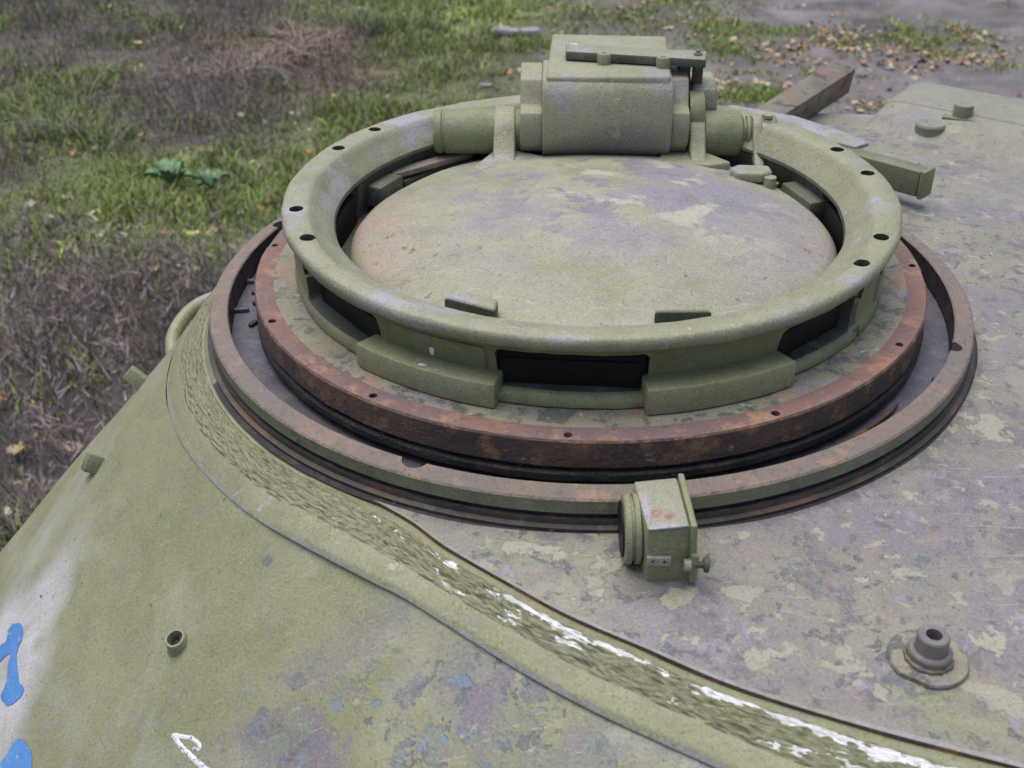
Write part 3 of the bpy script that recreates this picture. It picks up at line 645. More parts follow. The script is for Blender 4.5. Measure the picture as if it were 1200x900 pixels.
# weld bead: finer mesh with torn, flaky ripples
K_ = K; RW2 = spline(np.concatenate([RW[:, :2], E_, EZ[:, None], arc[:, None]], 1)[:420], 4)
V = []; F = []; UV = []; nt = 40; KW = len(RW2)
for k in range(KW):
    a = RW2[k, :2]; e = RW2[k, 2:4]; ze = RW2[k, 4]; u = RW2[k, 5]; kk = min(k//4, 419)
    wide = min(1, max(0, (u-.3)/.5))
    for j in range(nt):
        t = j/(nt-1); s = .15+.57*t; p = a*(1-s)+e*s; f = math.sin(PI*t)**.5
        n1 = mnoise.noise(Vector((u*48+t*3, t*6.5, 3.))); n2 = mnoise.noise(Vector((u*105+t*8, t*13, 7.))); n3 = mnoise.noise(Vector((u*14, t*3., 1.)))
        rid = 1-abs(n1)*2
        w_ = .55+.45*min(1, max(0, (u-.75)/.3)); z = bandz(kk, s)-.0006+f*(.0034+w_*(.0036*(rid-.4)+.0028*n2+.0014*n3))
        V.append((p[0], p[1], z)); UV.append((u, t))
for k in range(KW-1):
    for j in range(nt-1): F.append((k*nt+j, (k+1)*nt+j, (k+1)*nt+j+1, k*nt+j+1))
me = mesh(V, F); uv = me.uv_layers.new(name='UVMap')
for l in me.loops: uv.data[l.index].uv = UV[l.vertex_index]
link('weld_bead', me, M['weld'], T, smooth=True)
# shell
def shellp(k, d):
    al = R(AL[k])+.10*max(0, d-.25); x = E_[k, 0]+Nn[k, 0]*(.003+d*math.cos(al)); y = E_[k, 1]+Nn[k, 1]*(.003+d*math.cos(al)); z = EZ[k]-.0068-d*math.sin(al)
    b = .004*fbm((x, y, z), 3.2, 3, 5)+.0012*fbm((x, y, z), 16, 3, 6)
    return (x+Nn[k, 0]*b, y+Nn[k, 1]*b, z+b)
SD = [0, .006]+[.012+1.15*(i/95)**1.15 for i in range(96)]
V = []; F = []; ns = len(SD)
for k in range(K):
    for d in SD: V.append(shellp(k, d))
for k in range(K):
    k2 = (k+1) % K
    for j in range(ns-1): F.append((k*ns+j, k2*ns+j, k2*ns+j+1, k*ns+j+1))
me = fixn(mesh(V, F)); shellmesh = me.copy()
bv = BVHTree.FromPolygons([v.co.copy() for v in shellmesh.vertices], [tuple(p.vertices) for p in shellmesh.polygons])
link('cast_shell', me, M['shell'], T, smooth=True)
# dark well under the cupola, closing the turret inside
link('turret_well', lathe([(.3349, RZ-.002), (.3349, RZ-.5), (.0, RZ-.5), (.0, RZ-.51), (.345, RZ-.51), (.345, RZ-.02)], 64), M['black'], T)

# race ring bolted to the roof
prof = [(.442, -.152), (.442, -.1195), (.4435, -.118), (.462, -.1205), (.464, -.1225), (.464, -.1365), (.4605, -.1385), (.4605, -.1415), (.4655, -.1425), (.4655, -.1485), (.4705, -.150), (.4705, -.1535), (.4755, -.1560), (.442, -.158)]
ringm = lathe(prof, 256)
nts = [((-.172, -.405), .014), ((.405, -.182), .010), ((-.418, .150), .012), ((.18, .405), .012), ((-.03, .441), .012)]
ringm = cut(ringm, [solid([(r_, -.149), (r_, -.10)], 24, at=(x, y, 0)) for (x, y), r_ in nts])
rr = link('race_ring', ringm, M['ring_top'], T, smooth=30); rr.data.materials.append(M['ring_side']); rr.data.materials.append(M['race_dark']); rr.data.materials.append(M['ledge'])
for p in rr.data.polygons:
    c = p.center+Vector((.45, 0, -.155)); r_ = math.hypot(c.x, c.y)
    if (c.z < -.1375 and (c.z > -.1425 or c.x > -.42)) or (r_ < .4425 and c.z < -.12): p.material_index = 2
    elif r_ > .4635 and c.z < -.123: p.material_index = 1
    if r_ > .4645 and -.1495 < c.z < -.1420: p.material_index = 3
link('race_floor', lathe([(.34, -.1515), (.4415, -.1500), (.4415, -.1540), (.34, -.1540)], 160), M['wet_floor'], T, smooth=20)
for x, y, a, l in ((-.432, -.050, 10, .022), (-.440, .030, 5, .016), (.385, -.232, 60, .02)):
    link('floor_stub', box((x, y, -.1475), (l, .007, .006), a, .0015), M['wet_floor'], T, smooth=40)
for x, y, a, l in ((-.424, .0, 25, .010), (-.416, -.03, 60, .008), (-.408, -.085, 70, .012), (.395, -.214, 30, .016), (.386, -.206, -20, .012)):
    link('grease_clot', rough(box((x, y, -.148), (l, .006, .005), a, .001), .001, 90), M['race_dark'], T)
link('steel_strip', tube([pol(.418, d)+(-.1465,) for d in range(-56, -36, 2)], [.0012]+[.0028]*8+[.001], 6), M['rust_side'], T, smooth=True)

# little sight box in front of the ring
sb = link('sight_box', join(bevel(fixn(mesh([(.031, -.474, -.155), (.077, -.472, -.155), (.082, -.534, -.155), (.040, -.537, -.155), (.030, -.474, -.0935), (.070, -.471, -.0905), (.0745, -.536, -.0915), (.0385, -.539, -.0945)],
     [(0, 3, 2, 1), (4, 5, 6, 7), (0, 1, 5, 4), (1, 2, 6, 5), (2, 3, 7, 6), (3, 0, 4, 7)])), .0022, 3),), M['box'], T, smooth=40)
def top4(z0, z1, pts, b=.001): return bevel(fixn(mesh([(x, y, z+z0) for x, y, z in pts]+[(x, y, z+z1) for x, y, z in pts], [(3, 2, 1, 0), (4, 5, 6, 7), (0, 1, 5, 4), (1, 2, 6, 5), (2, 3, 7, 6), (3, 0, 4, 7)])), b, 2)
link('lid', top4(0, .0022, [(.0312, -.4745, -.0934), (.0685, -.4715, -.0908), (.0730, -.5375, -.0915), (.0388, -.5400, -.0942)], .001), M['boxlid'], sb, smooth=40)
link('side_plate', fixn(join(bevel(fixn(mesh([(.0700, -.468, -.155), (.0790, -.468, -.155), (.0835, -.5385, -.150), (.0765, -.5385, -.150), (.0700, -.467, -.0865), (.0755, -.467, -.0865), (.0800, -.5400, -.0880), (.0745, -.5400, -.0880)],
     [(0, 3, 2, 1), (4, 5, 6, 7), (0, 1, 5, 4), (1, 2, 6, 5), (2, 3, 7, 6), (3, 0, 4, 7)])), .0015, 2))), M['box'], sb, smooth=40)
link('lens_drum', solid([(.028, 0), (.0305, .001), (.0315, .003), (.0315, .006), (.0285, .0065), (.0285, .009), (.0315, .0095), (.0315, .014), (.027, .015), (.026, .020)], 40, at=(.0205, -.500, -.124), aim=(1, .04, .02)), M['box'], sb, smooth=30)
link('lens', solid([(0, 0), (.025, 0), (.025, .002), (0, .002)], 32, at=(.0188, -.5, -.124), aim=(1, .04, .02)), M['glass'], sb)
link('hasp', cut(box((.0498, -.5395, -.1265), (.0205, .004, .0095), 0, .0008), [solid([(.0016, -.005), (.0016, .01)], 12, at=(x, -.54, -.1262), axis='y') for x in (.0445, .0545)]), M['lip'], sb, smooth=40)
link('pin_lug', solid([(.0055, 0), (.0055, .006)], 20, at=(.071, -.5415, -.129), axis='x'), M['lip'], sb, smooth=40)
link('clevis', box((.0800, -.5400, -.1330), (.0065, .006, .030), 0, .001), M['box'], sb, smooth=40)
link('pin', solid([(.003, 0), (.003, .008), (.0062, .008), (.0068, .0095), (.0068, .0115), (.005, .0125)], 20, at=(.080, -.541, -.129), axis='x'), M['darkgreen'], sb, smooth=40)

# threaded boss with washer
bs = link('threaded_boss', cut(solid([(.0165, 0), (.0172, .004), (.0172, .0085), (.0160, .010), (.0130, .0105), (.0126, .013), (.0126, .0235), (.0116, .025), (.0085, .025)], 48, at=(.2585, -.6225, RZ+.003)), [solid([(.0062, -.006), (.0066, .04)], 24, at=(.2585, -.6225, RZ+.010))]), M['bareiron'], T, smooth=30)
link('washer', rough(cut(solid([(.031, -.001), (.0315, .001), (.0305, .0030), (.015, .0034)], 48, at=(.2585, -.6215, RZ)), [box((.2585+.036*math.cos(R(a)), -.6215+.036*math.sin(R(a)), RZ), (.014, .03, .02), a) for a in (235,)]), .0004, 60), M['flange'], bs, smooth=30)
link('weld_ring', rough(lathe([(.0170, RZ+.0035), (.0195, RZ+.0035), (.0185, RZ+.006), (.0172, RZ+.0065)], 64, 130, 350, centre=(.2585, -.6225)), .0015, 160), M['ring_top'], bs, smooth=True)

# far part of the roof: plugs, bars, plates, hump
for (x, y), r_, h_, RB in (((.612, .618), .0245, .021, RZ), ((.672, .642), .0165, .022, -.1305)):
    pg_ = link('roof_plug', solid([(r_*1.03, 0), (r_, .002), (r_, h_-.002), (r_*.94, h_), (0, h_)], 28, at=(x, y, RB)), M['ring_side'], T, smooth=30)
    link('plug_top', solid([(0, 0), (r_*.93, 0), (r_*.9, .0015), (0, .0015)], 28, at=(x, y, RB+h_-.0002)), M['roof'], pg_)
link('plug_flange', rough(box((.668, .634, -.1295), (.060, .024, .005), -25, .001), .001, 60), M['ring_side'], T)
d_ = Vector((.80, -.60, 0)); n_ = Vector((.60, .80, 0)); o_ = Vector((.583, .722, 0)); V = []
cs = [(-.115, -.160), (-.08, -.150), (-.03, -.132), (-.002, -.1245), (.0, -.1215), (.03, -.1195), (.085, -.117), (.118, -.1165), (.128, -.121), (.130, -.20), (-.115, -.20)]
for q, (s0, sc_) in enumerate(((-.024, .55), (-.017, .82), (-.004, .95), (.012, 1.), (.1, 1.), (.3, 1.), (.6, 1.), (.8, 1.))):
    for a_, z in cs:
        p = o_+d_*(s0+.012*(1-sc_)*0)+n_*(.0+(a_-.01)*(.9+.1*sc_)); V.append((p.x+(0 if q else .0), p.y, -.165+(z+.165)*sc_ if z > -.19 else z))
nc = len(cs); F = [(i*nc+k, (i+1)*nc+k, (i+1)*nc+(k+1) % nc, i*nc+(k+1) % nc) for i in range(7) for k in range(nc)]+[tuple(range(nc)), tuple(7*nc+k for k in reversed(range(nc)))]
hp = link('roof_hump', modded(fixn(mesh(V, F)), [('BEVEL', dict(width=.004, segments=2, limit_method='ANGLE', angle_limit=R(30)))]), M['roof'], T, smooth=50)
def obox(p, q, w, h, name, mat, up=(0, 0, 1), bev=.003):
    """rectangular bar from p to q (centre line), width w, height h"""
    p, q = Vector(p), Vector(q); d = (q-p).normalized(); s = d.cross(Vector(up)).normalized(); u = s.cross(d)
    Mx = Matrix((s, d, u)).transposed().to_4x4(); me = box((0, 0, 0), (w, (q-p).length, h), 0, bev)
    me.transform(Matrix.Translation((p+q)/2) @ Mx); return me
bb = link('box_bar', obox((.375, .43, -.117), (.508, .305, -.117), .030, .040, 'b', 0, bev=.003), M['ring_side'], T, smooth=40)
link('bar_top_plate', extr([(.378, .432), (.425, .392), (.452, .412), (.425, .462), (.362, .540), (.265, .60), (.22, .56), (.30, .49)], -.1005, -.0935, .002), M['lavender_top'], bb, smooth=40)
link('bar_end_cap', obox((.5085, .3045, -.117), (.5145, .2988, -.117), .034, .044, 'b', 0, bev=.003), M['side'], bb, smooth=40)
link('raised_bar', obox((.26, .545, -.150), (.502, .825, -.112), .046, .050, 'r', 0, up=(.25, 0, 1), bev=.002), M['bar_rust'], T, smooth=40)
# side fittings on the shell
def onshell(p, lift=0.):
    loc, nor, i, d = bv.find_nearest(Vector(p))
    if nor.z < 0: nor = -nor
    return loc+nor*lift, nor


def decal(name, pts, mat, lift=.0008, step=.006, label=None):
    """flat print that follows the shell: outline points on the shell -> fine grid snapped to it"""
    pts = spline(pts, 4, closed=True)+nr.normal(size=(len(pts)*4, 3))*.0007; bm = bmesh.new(); vs = [bm.verts.new(p) for p in pts]; f = bm.faces.new(vs); bmesh.ops.triangulate(bm, faces=[f])
    for _ in range(6):
        ed = [e for e in bm.edges if e.calc_length() > step*2]
        if not ed: break
        bmesh.ops.subdivide_edges(bm, edges=ed, cuts=1, use_grid_fill=False); bmesh.ops.triangulate(bm, faces=bm.faces)
    for v in bm.verts:
        p, n = onshell(v.co, lift); v.co = p
    me = bpy.data.meshes.new(name); bm.to_mesh(me); bm.free()
    return props(link(name, fixn(me), mat, T, smooth=True), label)
b1 = [(-.6661, -.3338, -.4135), (-.6477, -.3469, -.4017), (-.6366, -.3680, -.3996), (-.6380, -.3862, -.4080), (-.6229, -.4204, -.4119), (-.6103, -.4353, -.4088), (-.6144, -.4439, -.4167), (-.6284, -.4439, -.4276), (-.6425, -.4320, -.4332), (-.6461, -.4225, -.4315), (-.6424, -.4160, -.4250), (-.6482, -.3920, -.4195), (-.6515, -.3778, -.4168), (-.6711, -.3776, -.4350), (-.688, -.381, -.452), (-.698, -.352, -.452), (-.6816, -.3524, -.4337), (-.6684, -.3533, -.4229), (-.6703, -.3393, -.4191)]
b2 = [(-.6204, -.5029, -.4539), (-.6139, -.4961, -.4459), (-.6060, -.4863, -.4346), (-.5961, -.4883, -.4279), (-.5801, -.5028, -.4236), (-.5696, -.5240, -.4266), (-.575, -.545, -.442), (-.595, -.545, -.462), (-.615, -.53, -.468)]
decal('painted_digit', b1, M['blue'], label='upper blue painted numeral on the white patch'); decal('painted_digit', b2, M['blue'], label='lower blue painted numeral cut by the picture corner')
def ribbon(name, pts, w, mat, lift=.0012):
    P = spline(pts, 6); V = []; F = []
    for i, p in enumerate(P):
        d = Vector(P[min(i+1, len(P)-1)]-P[max(i-1, 0)]).normalized(); c, n = onshell(p, lift); s_ = d.cross(n).normalized(); ww = (w[0]+(w[1]-w[0])*i/len(P))*(.85+.35*rnd.random())
        if i in (0, len(P)-1): ww *= .4
        for q in (-1, 0, 1): V.append(onshell(c+s_*ww*q/2, lift if q == 0 else .0002)[0])
    for i in range(len(P)-1):
        for q in (0, 1): F.append((i*3+q, i*3+q+1, i*3+q+4, i*3+q+3))
    return link(name, fixn(mesh(V, F)), mat, T, smooth=True)
ribbon('white_paint_run', [(-.3913, -.5724, -.3169), (-.3856, -.5787, -.3175), (-.3776, -.5877, -.3183), (-.3691, -.5950, -.3174), (-.3585, -.6042, -.3163), (-.3483, -.6130, -.3157), (-.33, -.628, -.315)], (.0045, .0065), M['white'])
ribbon('white_paint_run', [(-.3893, -.5737, -.3165), (-.3795, -.5780, -.3135), (-.3689, -.5828, -.3099), (-.3595, -.5905, -.3088), (-.3595, -.5941, -.3101), (-.3665, -.5915, -.3135)], (.004, .0035), M['white'])
# short pipe stub, weld lug, clip and grab rail on the shell
link('pipe_stub', rough(cut(solid([(.0160, -.006), (.0125, .001), (.0108, .005), (.0106, .0125), (.0096, .0140)], 32, at=(-.4030, -.4930, -.2810), aim=(-.16, -.30, .94)), [solid([(.0076, -.002), (.0080, .04)], 20, at=(-.4030, -.4930, -.2810), aim=(-.16, -.30, .94))]), .0005, 80), M['collar'], T, smooth=40)
link('stub_shadow_plug', solid([(0, 0), (.0068, 0), (.0068, .004), (0, .004)], 20, at=(-.4030, -.4930, -.2810), aim=(-.16, -.30, .94)), M['race_dark'], T)
p, n = onshell((-.5981, -.1756, -.3016))
q = n.to_track_quat('Z', 'Y').to_matrix().to_4x4()
link('weld_lug', rough(box(p+n*.006, (.022, .022, .022), 0, .002, rot=q @ Matrix.Rotation(.6, 4, 'Z') @ Matrix.Rotation(.25, 4, 'X')), .0008, 60), M['ring_side'], T, smooth=40)
p, n = onshell((-.588, -.025, -.2704))
link('weld_lug', box(p+n*.008, (.026, .018, .034), 0, .002, rot=n.to_track_quat('Z', 'Y').to_matrix().to_4x4() @ Matrix.Rotation(.5, 4, 'Z')), M['collar'], T, smooth=40)
link('grab_rail', tube(spline([(-.50, .22, -.25), (-.5260, .17, -.2403), (-.5510, .14, -.2400), (-.5660, .11, -.2460), (-.5720, .08, -.2545), (-.5690, .055, -.2632), (-.5590, .03, -.2748), (-.540, .01, -.285)], 6), .0095, 14), M['lip'], T, smooth=True)

# hull under the turret (out of sight from the photograph's own viewpoint)
HU = root('tank_hull', (.5, -1.25, GZ), 'olive tank hull on road wheels under the cast turret', 'tank hull')
link('hull_body', extr([(-.62, -3.7), (1.62, -3.7), (1.62, 1.2), (-.62, 1.2)], -1.95, -1.10, .04), M['shell'], HU, smooth=40)
link('turret_race', lathe([(.0, -1.12), (.95, -1.12), (.95, -.98), (.0, -.98)], 64, centre=(.5, -.1)), M['side'], HU, smooth=40)
for x0, x1 in ((-1.05, -.63), (1.63, 2.05)): link('fender', extr([(x0, -3.8), (x1, -3.8), (x1, 1.2), (x0, 1.2)], -1.26, -1.22, .01), M['shell'], HU)
for x_ in (-.98, 1.66):
    for y_ in (-3.2, -2.25, -1.35, -.45, .45):
        w_ = link('road_wheel', solid([(.30, 0), (.32, .03), (.32, .28), (.30, .31)], 32, at=(x_, y_, -1.90), axis='x'), M['side'], HU, smooth=35)
        link('tyre', lathe([(.32, -.14), (.39, -.14), (.39, .14), (.32, .14)], 32), M['rubber'], w_)
        w_.children[0].data.transform(Matrix.Translation(Vector((x_+.155, y_, -1.90))-Vector(WORLD[w_.name])) @ Matrix.Rotation(PI/2, 4, 'Y') @ Matrix.Translation(Vector(WORLD[w_.name])))

# ------------------------------------------------------------------ the cupola
Q = root('commander_cupola', (0, 0, -.15), 'round olive commander cupola with rusty base flange, standing in the race ring on the roof', 'cupola')
def wallf(r, z, a):
    if z > -.029 and r > .32:
        f = max(0, -math.sin(a)); f = f*f*(3-2*f); z -= .009*f*min(1, (z+.029)/.012)
        if r < .354: r += (.354-r)*.58*f
    if r > .325 and z < -.0185:
        w = abs(math.cos(a))**3*min(1, (-.0185-z)/.006); r = r*(1-w)+max(r, .3575)*w
    return r, z
body = lathe([(.3505, -.0965), (.3505, -.0935), (.3545, -.0918), (.3548, -.088), (.3535, -.0835), (.350, -.0800), (.3435, -.0785), (.3390, -.0740), (.3388, -.066), (.3425, -.050), (.3475, -.036), (.3530, -.0255), (.3590, -.0185), (.3635, -.0145), (.3656, -.0100), (.3656, -.0055), (.3642, -.0020), (.3610, .0004),
    (.345, .0004), (.3345, .0000), (.3310, -.002), (.3265, -.0075), (.318, -.020), (.3065, -.0300), (.305, -.034), (.309, -.038), (.312, -.0955)], 288, fn=wallf)
def window(a, halfw, z0=-.0790, z1=-.0365, rc=.008):
    w = .34*R(halfw); P = []
    for cx, cz, a0 in ((w-rc, z0+rc, -90), (w-rc, z1-rc, 0), (-w+rc, z1-rc, 90), (-w+rc, z0+rc, 180)):
        for k in range(6): P.append((cx+rc*math.cos(R(a0+18*k)), cz+rc*math.sin(R(a0+18*k))))
    full = []                                                     # densify the long edges so the cut follows the curve
    for k, p in enumerate(P):
        q = P[(k+1) % len(P)]; m = max(1, int(math.dist(p, q)/.008))
        full += [(p[0]+(q[0]-p[0])*t/m, p[1]+(q[1]-p[1])*t/m) for t in range(m)]
    n = len(full); V = []
    for r_ in (.285, .395):
        for u, z in full: an = R(a)+u/.34; V.append((r_*math.cos(an), r_*math.sin(an), z))
    F = [(k, (k+1) % n, n+(k+1) % n, n+k) for k in range(n)]+[tuple(range(n)), tuple(n+k for k in reversed(range(n)))]
    me = mesh(V, F); bm = bmesh.new(); bm.from_mesh(me); bmesh.ops.triangulate(bm, faces=[f for f in bm.faces if len(f.verts) > 4]); bm.to_mesh(me); bm.free(); return fixn(me)
WIN = [(-93.9, 12.7), (-142, 12.2), (-47.2, 9.8), (2, 11), (174, 11)]
cuts = [window(a, h) for a, h in WIN]
for x, y in [(368, 275)]: pass
HOLES = [(.3465, -154.5), (.3475, -167.5), (.3465, 158.8), (.3480, 145.1), (.3480, 20.5), (.3465, 6.2), (.3475, -24.5), (.3480, -36.0)]
for r_, a in HOLES: cuts.append(solid([(.0085, -.05), (.0085, .02)], 20, at=pol(r_, a)+(0,)))
body = cut(body, cuts)
rough(body, .0011, 13, 3, 2); rough(body, .0006, 55, 4)
cr = link('cast_ring', body, M['lip'], Q, smooth=42); cr.data.materials.append(M['side']); cr.data.materials.append(M['insidep'])
for p in cr.data.polygons:
    c = p.center; r_ = math.hypot(c.x, c.y)
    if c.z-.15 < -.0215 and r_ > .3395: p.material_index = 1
    elif c.z-.15 < -.031 and r_ < .3395: p.material_index = 2
    if any(math.hypot(c.x-pol(q, b)[0], c.y-pol(q, b)[1]) < .0089 for q, b in HOLES) and abs(p.normal.z) < .5: p.material_index = 2  # hole walls coloured dark to stand in for depth shade
# raised wall plate and the two curved guard blocks
def arcbox(r0, r1, z0, z1, a0, a1, n=24, bev=.002, name='arc'):
    me = lathe([(r0, z0), (r1, z0), (r1, z1), (r0, z1)], n, a0, a1); return bevel(me, bev, 2, 40)
link('wall_plate', bevel(lathe([(.328, -.0700), (.3420, -.0700), (.3458, -.050), (.3503, -.0370), (.33, -.0370)], 24, -127.5, -108.2), .001, 2, 40), M['side'], Q, smooth=40)
link('guard_block', arcbox(.332, .3685, -.0935, -.0660, -131.9, -105.5), M['guard'], Q, smooth=40)
link('guard_block', arcbox(.332, .3685, -.0935, -.0650, -82.2, -56.6), M['guard'], Q, smooth=40)
# blobs of bird lime / white paint on the wall
def splat(p, n, s, name='white_speck', par=None, seed=1):
    n = Vector(n).normalized(); q = n.to_track_quat('Z', 'Y'); g = random.Random(seed); V = [Vector((0, 0, .0008))]
    for i in range(10): a = i*.628; r_ = g.uniform(.6, 1.1); V.append(Vector((s[0]*r_*math.cos(a), s[1]*r_*math.sin(a), 0)))
    me = mesh([Vector(p)+q @ v for v in V], [(0, 1+i, 1+(i+1) % 10) for i in range(10)]); return link(name, me, M['white'], par or Q, smooth=True)
splat((.3448*math.cos(R(-118.3)), .3448*math.sin(R(-118.3)), -.0560), (math.cos(R(-118.3)), math.sin(R(-118.3)), 0), (.003, .008), seed=2)
splat((-.172, -.316, -.0662), (0, 0, 1), (.008, .004), seed=3)
# rusty base flange, its stepped underside
prof = [(.345, -.0935), (.3585, -.0948), (.385, -.0945), (.400, -.0938), (.4065, -.0945), (.4085, -.0965), (.4085, -.1245), (.4065, -.1265), (.4030, -.1270), (.4030, -.1300), (.4085, -.1310), (.4100, -.1330), (.4100, -.1400), (.4080, -.1415), (.4000, -.1420), (.4000, -.1500), (.345, -.1500)]
fl = lathe(prof, 288)
fl = cut(fl, [solid([(.0044, -.11), (.0044, -.08)], 16, at=pol(.3985, -93.8+30*i)+(0,)) for i in range(12)])
rough(fl, .0009, 26, 8)
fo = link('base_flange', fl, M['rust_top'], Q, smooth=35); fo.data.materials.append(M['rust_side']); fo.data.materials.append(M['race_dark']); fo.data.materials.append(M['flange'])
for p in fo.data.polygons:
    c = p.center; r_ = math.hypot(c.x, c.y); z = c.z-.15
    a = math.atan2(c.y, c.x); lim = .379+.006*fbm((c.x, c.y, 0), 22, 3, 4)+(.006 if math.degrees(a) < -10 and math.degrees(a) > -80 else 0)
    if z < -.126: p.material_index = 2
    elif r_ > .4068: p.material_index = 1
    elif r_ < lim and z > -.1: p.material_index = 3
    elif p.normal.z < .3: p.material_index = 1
link('bottom_cap_inside', lathe([(.335, -.145), (.352, -.145), (.352, -.149), (.335, -.149)], 48), M['black'], Q)
# periscope heads seen in the gap
def peri(a, r_, l, d, h, z, name='periscope_head', mat='darkgreen'):
    c = pol(r_, a); o = link(name, box((c[0], c[1], z), (d, l, h), a, .003), M[mat], Q, smooth=40); return o
for i, (a, r_, l, d, h, z) in enumerate([(153.5, .302, .055, .032, .030, -.062), (18.5, .302, .075, .030, .030, -.062), (-93.9, .3260, .146, .012, .056, -.064), (-142, .3260, .140, .012, .056, -.064), (-47.2, .3260, .112, .012, .056, -.064), (174, .3105, .10, .012, .05, -.070), (2, .3105, .10, .012, .05, -.070)]):
    o = peri(a, r_, l, d, h, z, mat='darkgreen' if i < 2 else 'black')
    if i >= 2: c = pol(r_+.0068, a); link('prism_glass', box((c[0], c[1], z-.004), (.002, l*.92, h*.62), a, .0004), M['glass'], o)
link('inner_race', lathe([(.285, -.085), (.312, -.085), (.312, -.094), (.285, -.094)], 128), M['darkgreen'], Q, smooth=30)
link('inner_bar', obox((-.262, .165, -.052), (-.16, .245, -.050), .020, .008, 'i', 0, bev=.001), M['ring_top'], Q, smooth=40)
link('inner_bar', obox((.195, .205, -.058), (.258, .145, -.060), .018, .006, 'i', 0, bev=.001), M['lip'], Q, smooth=40)
link('inner_segment', arcbox(.292, .306, -.070, -.060, 122, 146, 16, .001), M['darkgreen'], Q, smooth=40)
link('inner_segment', arcbox(.286, .304, -.072, -.064, 28, 52, 16, .001), M['darkgreen'], Q, smooth=40)

# hatch lid
HC = (.006, -.014)
def dome(r): return -.014-.040*(r/.285)**2.3
hp_ = [(0, dome(0))]+[(r_, dome(r_)) for r_ in np.linspace(.02, .272, 20)]+[(.280, -.0520), (.287, -.056), (.2925, -.0625), (.2945, -.070), (.2935, -.078), (.288, -.083), (0, -.083)]
V = []; F = []; nh = 160
V.append((HC[0], HC[1], dome(0))); ring = hp_[1:-1]; k = len(ring)
for i in range(nh):
    a = 2*PI*i/nh
    for r_, z in ring:
        q = .0022*fbm((r_*math.cos(a), r_*math.sin(a), 0), 6, 3, 9)*min(1, r_/.05)
        V.append((HC[0]+r_*math.cos(a), HC[1]+r_*math.sin(a), z+q))
for i in range(nh):
    j = (i+1) % nh; F.append((0, 1+i*k, 1+j*k))
    for p in range(k-1): F.append((1+i*k+p, 1+i*k+p+1, 1+j*k+p+1, 1+j*k+p))
F.append(tuple(1+i*k+k-1 for i in range(nh)))
H = link('hatch_lid', fixn(mesh(V, F)), M['hatch'], Q, smooth=50)
def hz(x, y): return dome(math.hypot(x-HC[0], y-HC[1]))
# two wedge stops near the front rim of the lid
def stop(P):
    """P: four plan points: outer left, outer right, inner right, inner left"""
    V = []
    for i, (x, y) in enumerate(P): V.append((x, y, -.075))
    for i, (x, y) in enumerate(P): V.append((x, y, (-.0300, -.0315, -.0290, -.0280)[i]))
    me = fixn(mesh(V, [(3, 2, 1, 0), (4, 5, 6, 7), (0, 1, 5, 4), (1, 2, 6, 5), (2, 3, 7, 6), (3, 0, 4, 7)])); return bevel(me, .0045, 4)
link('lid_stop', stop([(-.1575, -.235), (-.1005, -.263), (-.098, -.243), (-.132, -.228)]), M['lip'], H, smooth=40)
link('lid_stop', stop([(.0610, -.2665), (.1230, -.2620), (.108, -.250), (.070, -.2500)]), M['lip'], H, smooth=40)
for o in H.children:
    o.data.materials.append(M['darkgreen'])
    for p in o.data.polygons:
        if p.normal.z < .3: p.material_index = 1  # upright faces coloured dark for the shade of a hollow underside
# hinge: block, plate, torsion tubes, lugs
AX = (.27, -.028)
bp = [(.262, -.060), (.245, -.054), (.230, -.045), (.2205, -.032), (.2165, -.016), (.2165, .002), (.2195, .020), (.2245, .036), (.231, .047), (.240, .0555), (.33, .0565), (.345, .040), (.345, -.06)]
HB = link('hinge_block', rough(extx(bp, -.0560, .1190, .0028, 3), .0009, 30, 2), M['block'], Q, smooth=40)
shl = [(.255, -.052), (.2385, -.044), (.2270, -.030), (.2225, -.014), (.2235, .004), (.2275, .013), (.250, .0165), (.258, .030), (.268, .047), (.335, .052), (.34, -.05)]
for x0, x1 in ((-.0865, -.0555), (.1185, .1430)):
    link('block_shoulder', rough(extx(shl, x0, x1, .0025, 3), .0007, 30, 3), M['block'], HB, smooth=40)
pl = fixn(mesh([(-.052, .2365, .040), (.116, .2345, .040), (.128, .450, .030), (-.043, .466, .030), (-.052, .2375, .0600), (.116, .2355, .0600), (.128, .450, .0580), (-.043, .466, .0580)],
    [(3, 2, 1, 0), (4, 5, 6, 7), (0, 1, 5, 4), (1, 2, 6, 5), (2, 3, 7, 6), (3, 0, 4, 7)]))
link('hinge_plate', bevel(pl, .005, 3), M['block'], HB, smooth=40)
br = fixn(mesh([(-.0245, .312, .0615), (.1640, .268, .0615), (.1705, .312, .0615), (-.0235, .352, .0615), (-.0245, .312, .0715), (.1640, .268, .0715), (.1705, .312, .0715), (-.0235, .352, .0715)],
    [(3, 2, 1, 0), (4, 5, 6, 7), (0, 1, 5, 4), (1, 2, 6, 5), (2, 3, 7, 6), (3, 0, 4, 7)]))
br = cut(br, [solid([(.0055, .05), (.0055, .08)], 16, at=(-.010, .337, 0))])
BRo = link('top_bar', bevel(br, .0008, 2), M['ring_side'], Q, smooth=40); BRo.data.materials[0] = M['darkgreen']
link('bar_face', top4(0, .0012, [(-.0235, .313, .0716), (.1630, .269, .0716), (.1695, .311, .0716), (-.0225, .351, .0716)], .0004), M['lip'], BRo)
BRo.children[0].hide_render = False
for x, y in ((.0285, .2995), (.1080, .2810)):
    n_ = link('ring_nut', cut(solid([(.0095, 0), (.0098, .003), (.0098, .012), (.0085, .0145)], 24, at=(x, y, .0590)), [solid([(.0042, .06), (.0042, .09)], 16, at=(x, y, 0))]), M['lip'], BRo, smooth=40)
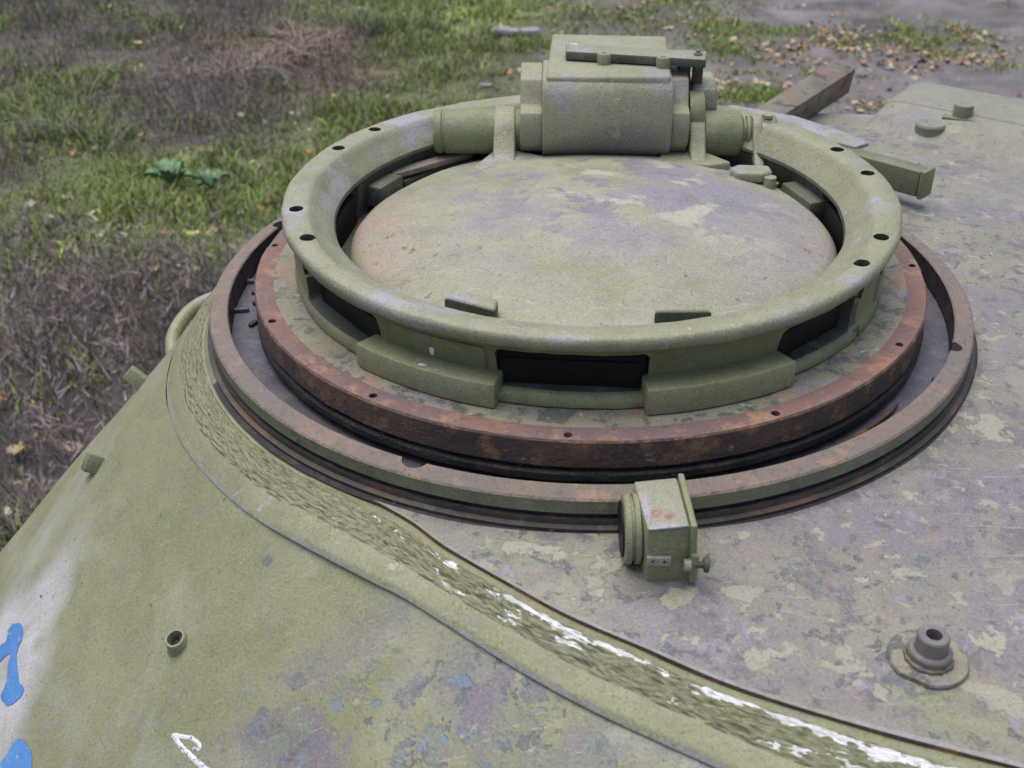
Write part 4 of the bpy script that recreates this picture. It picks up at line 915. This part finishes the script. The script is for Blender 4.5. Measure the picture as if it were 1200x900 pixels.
link('cap_screw', solid([(.006, 0), (.006, .003), (.0035, .0035), (.003, .007), (.002, .0075)], 16, at=(.156, .293, .0722)), M['bareiron'], BRo, smooth=40)
link('support_post', box((.1580, .300, .040), (.014, .012, .045), 0, .002), M['rust_side'], BRo, smooth=40)
link('support_post', box((.1400, .312, .045), (.018, .02, .04), 0, .004), M['darkgreen'], BRo, smooth=40)
splat((.035, .375, .0605), (0, 0, 1), (.009, .010), name='white_speck', par=HB, seed=5)
splat((-.012, .395, .0605), (0, 0, 1), (.007, .005), name='white_speck', par=HB, seed=6)
ty = lambda z: (.27, -.028)
tl = link('torsion_tube', solid([(.0285, 0), (.0305, .003), (.0310, .006), (.0310, .010), (.0290, .0125), (.0290, .014), (.0312, .016), (.0312, .085), (.030, .120)], 40, at=(-.2070, .2700, -.0270), aim=(1, 0, 0)), M['side'], Q, smooth=35)
tl.data.materials[0] = M['box']
tr = link('torsion_tube', solid([(.0310, 0), (.0312, .045), (.0295, .050), (.0240, .0535), (.0205, .054), (.0200, .058), (.0240, .0585), (.0245, .062), (.020, .0635), (.018, .075)], 40, at=(.1680, .2700, -.0300), aim=(1, 0, 0)), M['box'], Q, smooth=35)
tr.data.materials[0] = M['box']
link('tube_end_cap', solid([(.024, 0), (.0245, .002), (.0245, .014), (.022, .0165), (0, .018)], 32, at=(.2500, .2700, -.0280), aim=(1, 0, 0)), M['box'], tr, smooth=35)
link('grub_screw', solid([(.006, 0), (.006, .004), (.003, .0045)], 16, at=(.2545, .262, -.0050)), M['lip'], tr, smooth=35)
# lugs that carry the lid
def lug(x0, x1, name, foot):
    side = [(.300, -.006), (.286, .0050), (.266, .006), (.250, .000), (.236, -.014), (.222, -.034), (.204, -.046), (.196, -.050), (.196, -.062), (.30, -.062), (.298, -.02)]
    o = link(name, rough(extx(side, x0, x1, .003, 3), .0005, 40), M['lip'], Q, smooth=40)
    link('lug_foot', rough(bevel(fixn(mesh([(x, y, z) for z in (-.072, -.0455) for x, y in foot], [tuple(reversed(range(len(foot)))), tuple(range(len(foot), 2*len(foot)))]+[(i, (i+1) % len(foot), len(foot)+(i+1) % len(foot), len(foot)+i) for i in range(len(foot))])), .004, 3), .001, 40), M['lip'], o, smooth=40)
    return o
lug(-.1230, -.0930, 'hinge_lug', [(-.150, .180), (-.118, .170), (-.090, .178), (-.048, .206), (-.052, .222), (-.095, .250), (-.125, .245)])
lug(.1455, .1670, 'hinge_lug', [(.100, .204), (.130, .196), (.170, .190), (.200, .200), (.165, .250), (.11, .245)])
# round end of the right lug and the clamp piece behind it
link('lug_cap', solid([(.029, 0), (.030, .002), (.030, .018), (.029, .020)], 32, at=(.1455, .2745, -.0020), aim=(1, 0, 0)), M['box'], Q, smooth=35)
cl_ = [(.330, -.030), (.285, -.022), (.276, .004), (.283, .028), (.305, .036), (.345, .036), (.36, .01), (.352, -.02)]
link('clamp_piece', extx(cl_, .150, .186, .006, 3), M['hatch'], Q, smooth=40)
# latch lever right of the hinge
lv = link('latch_lever', extx([(.287, -.008), (.262, -.004), (.248, -.014), (.240, -.030), (.214, -.050), (.206, -.056), (.222, -.060), (.262, -.05), (.287, -.03)], .2330, .2470, .003, 3), M['lip'], Q, smooth=40)
link('latch_plate', bevel(extr([(.193, .170), (.205, .182), (.246, .178), (.2475, .155), (.232, .146), (.200, .150)], -.0555, -.0415, .0), .004, 3), M['lip'], lv, smooth=40)
link('latch_foot', bevel(extr([(.193, .150), (.216, .150), (.214, .178), (.197, .176)], -.068, -.050), .003, 2), M['lip'], lv, smooth=40)
link('latch_pawl', solid([(.008, 0), (.0085, .004), (.008, .014)], 16, at=(.243, .146, -.060)), M['lip'], lv, smooth=35)
for o in list(C.objects):
    if o.parent == Q and o.name.split('.')[0] in ('hinge_block', 'top_bar', 'torsion_tube', 'hinge_lug', 'lug_cap', 'clamp_piece', 'latch_lever', 'white_speck_high'): o.location += Vector((0, -.030, .0105))
# dark slab behind the lid under the block
link('dark_slab', extr([(-.085, .185), (.14, .185), (.145, .29), (-.09, .29)], -.075, -.042, .003), M['race_dark'], Q)
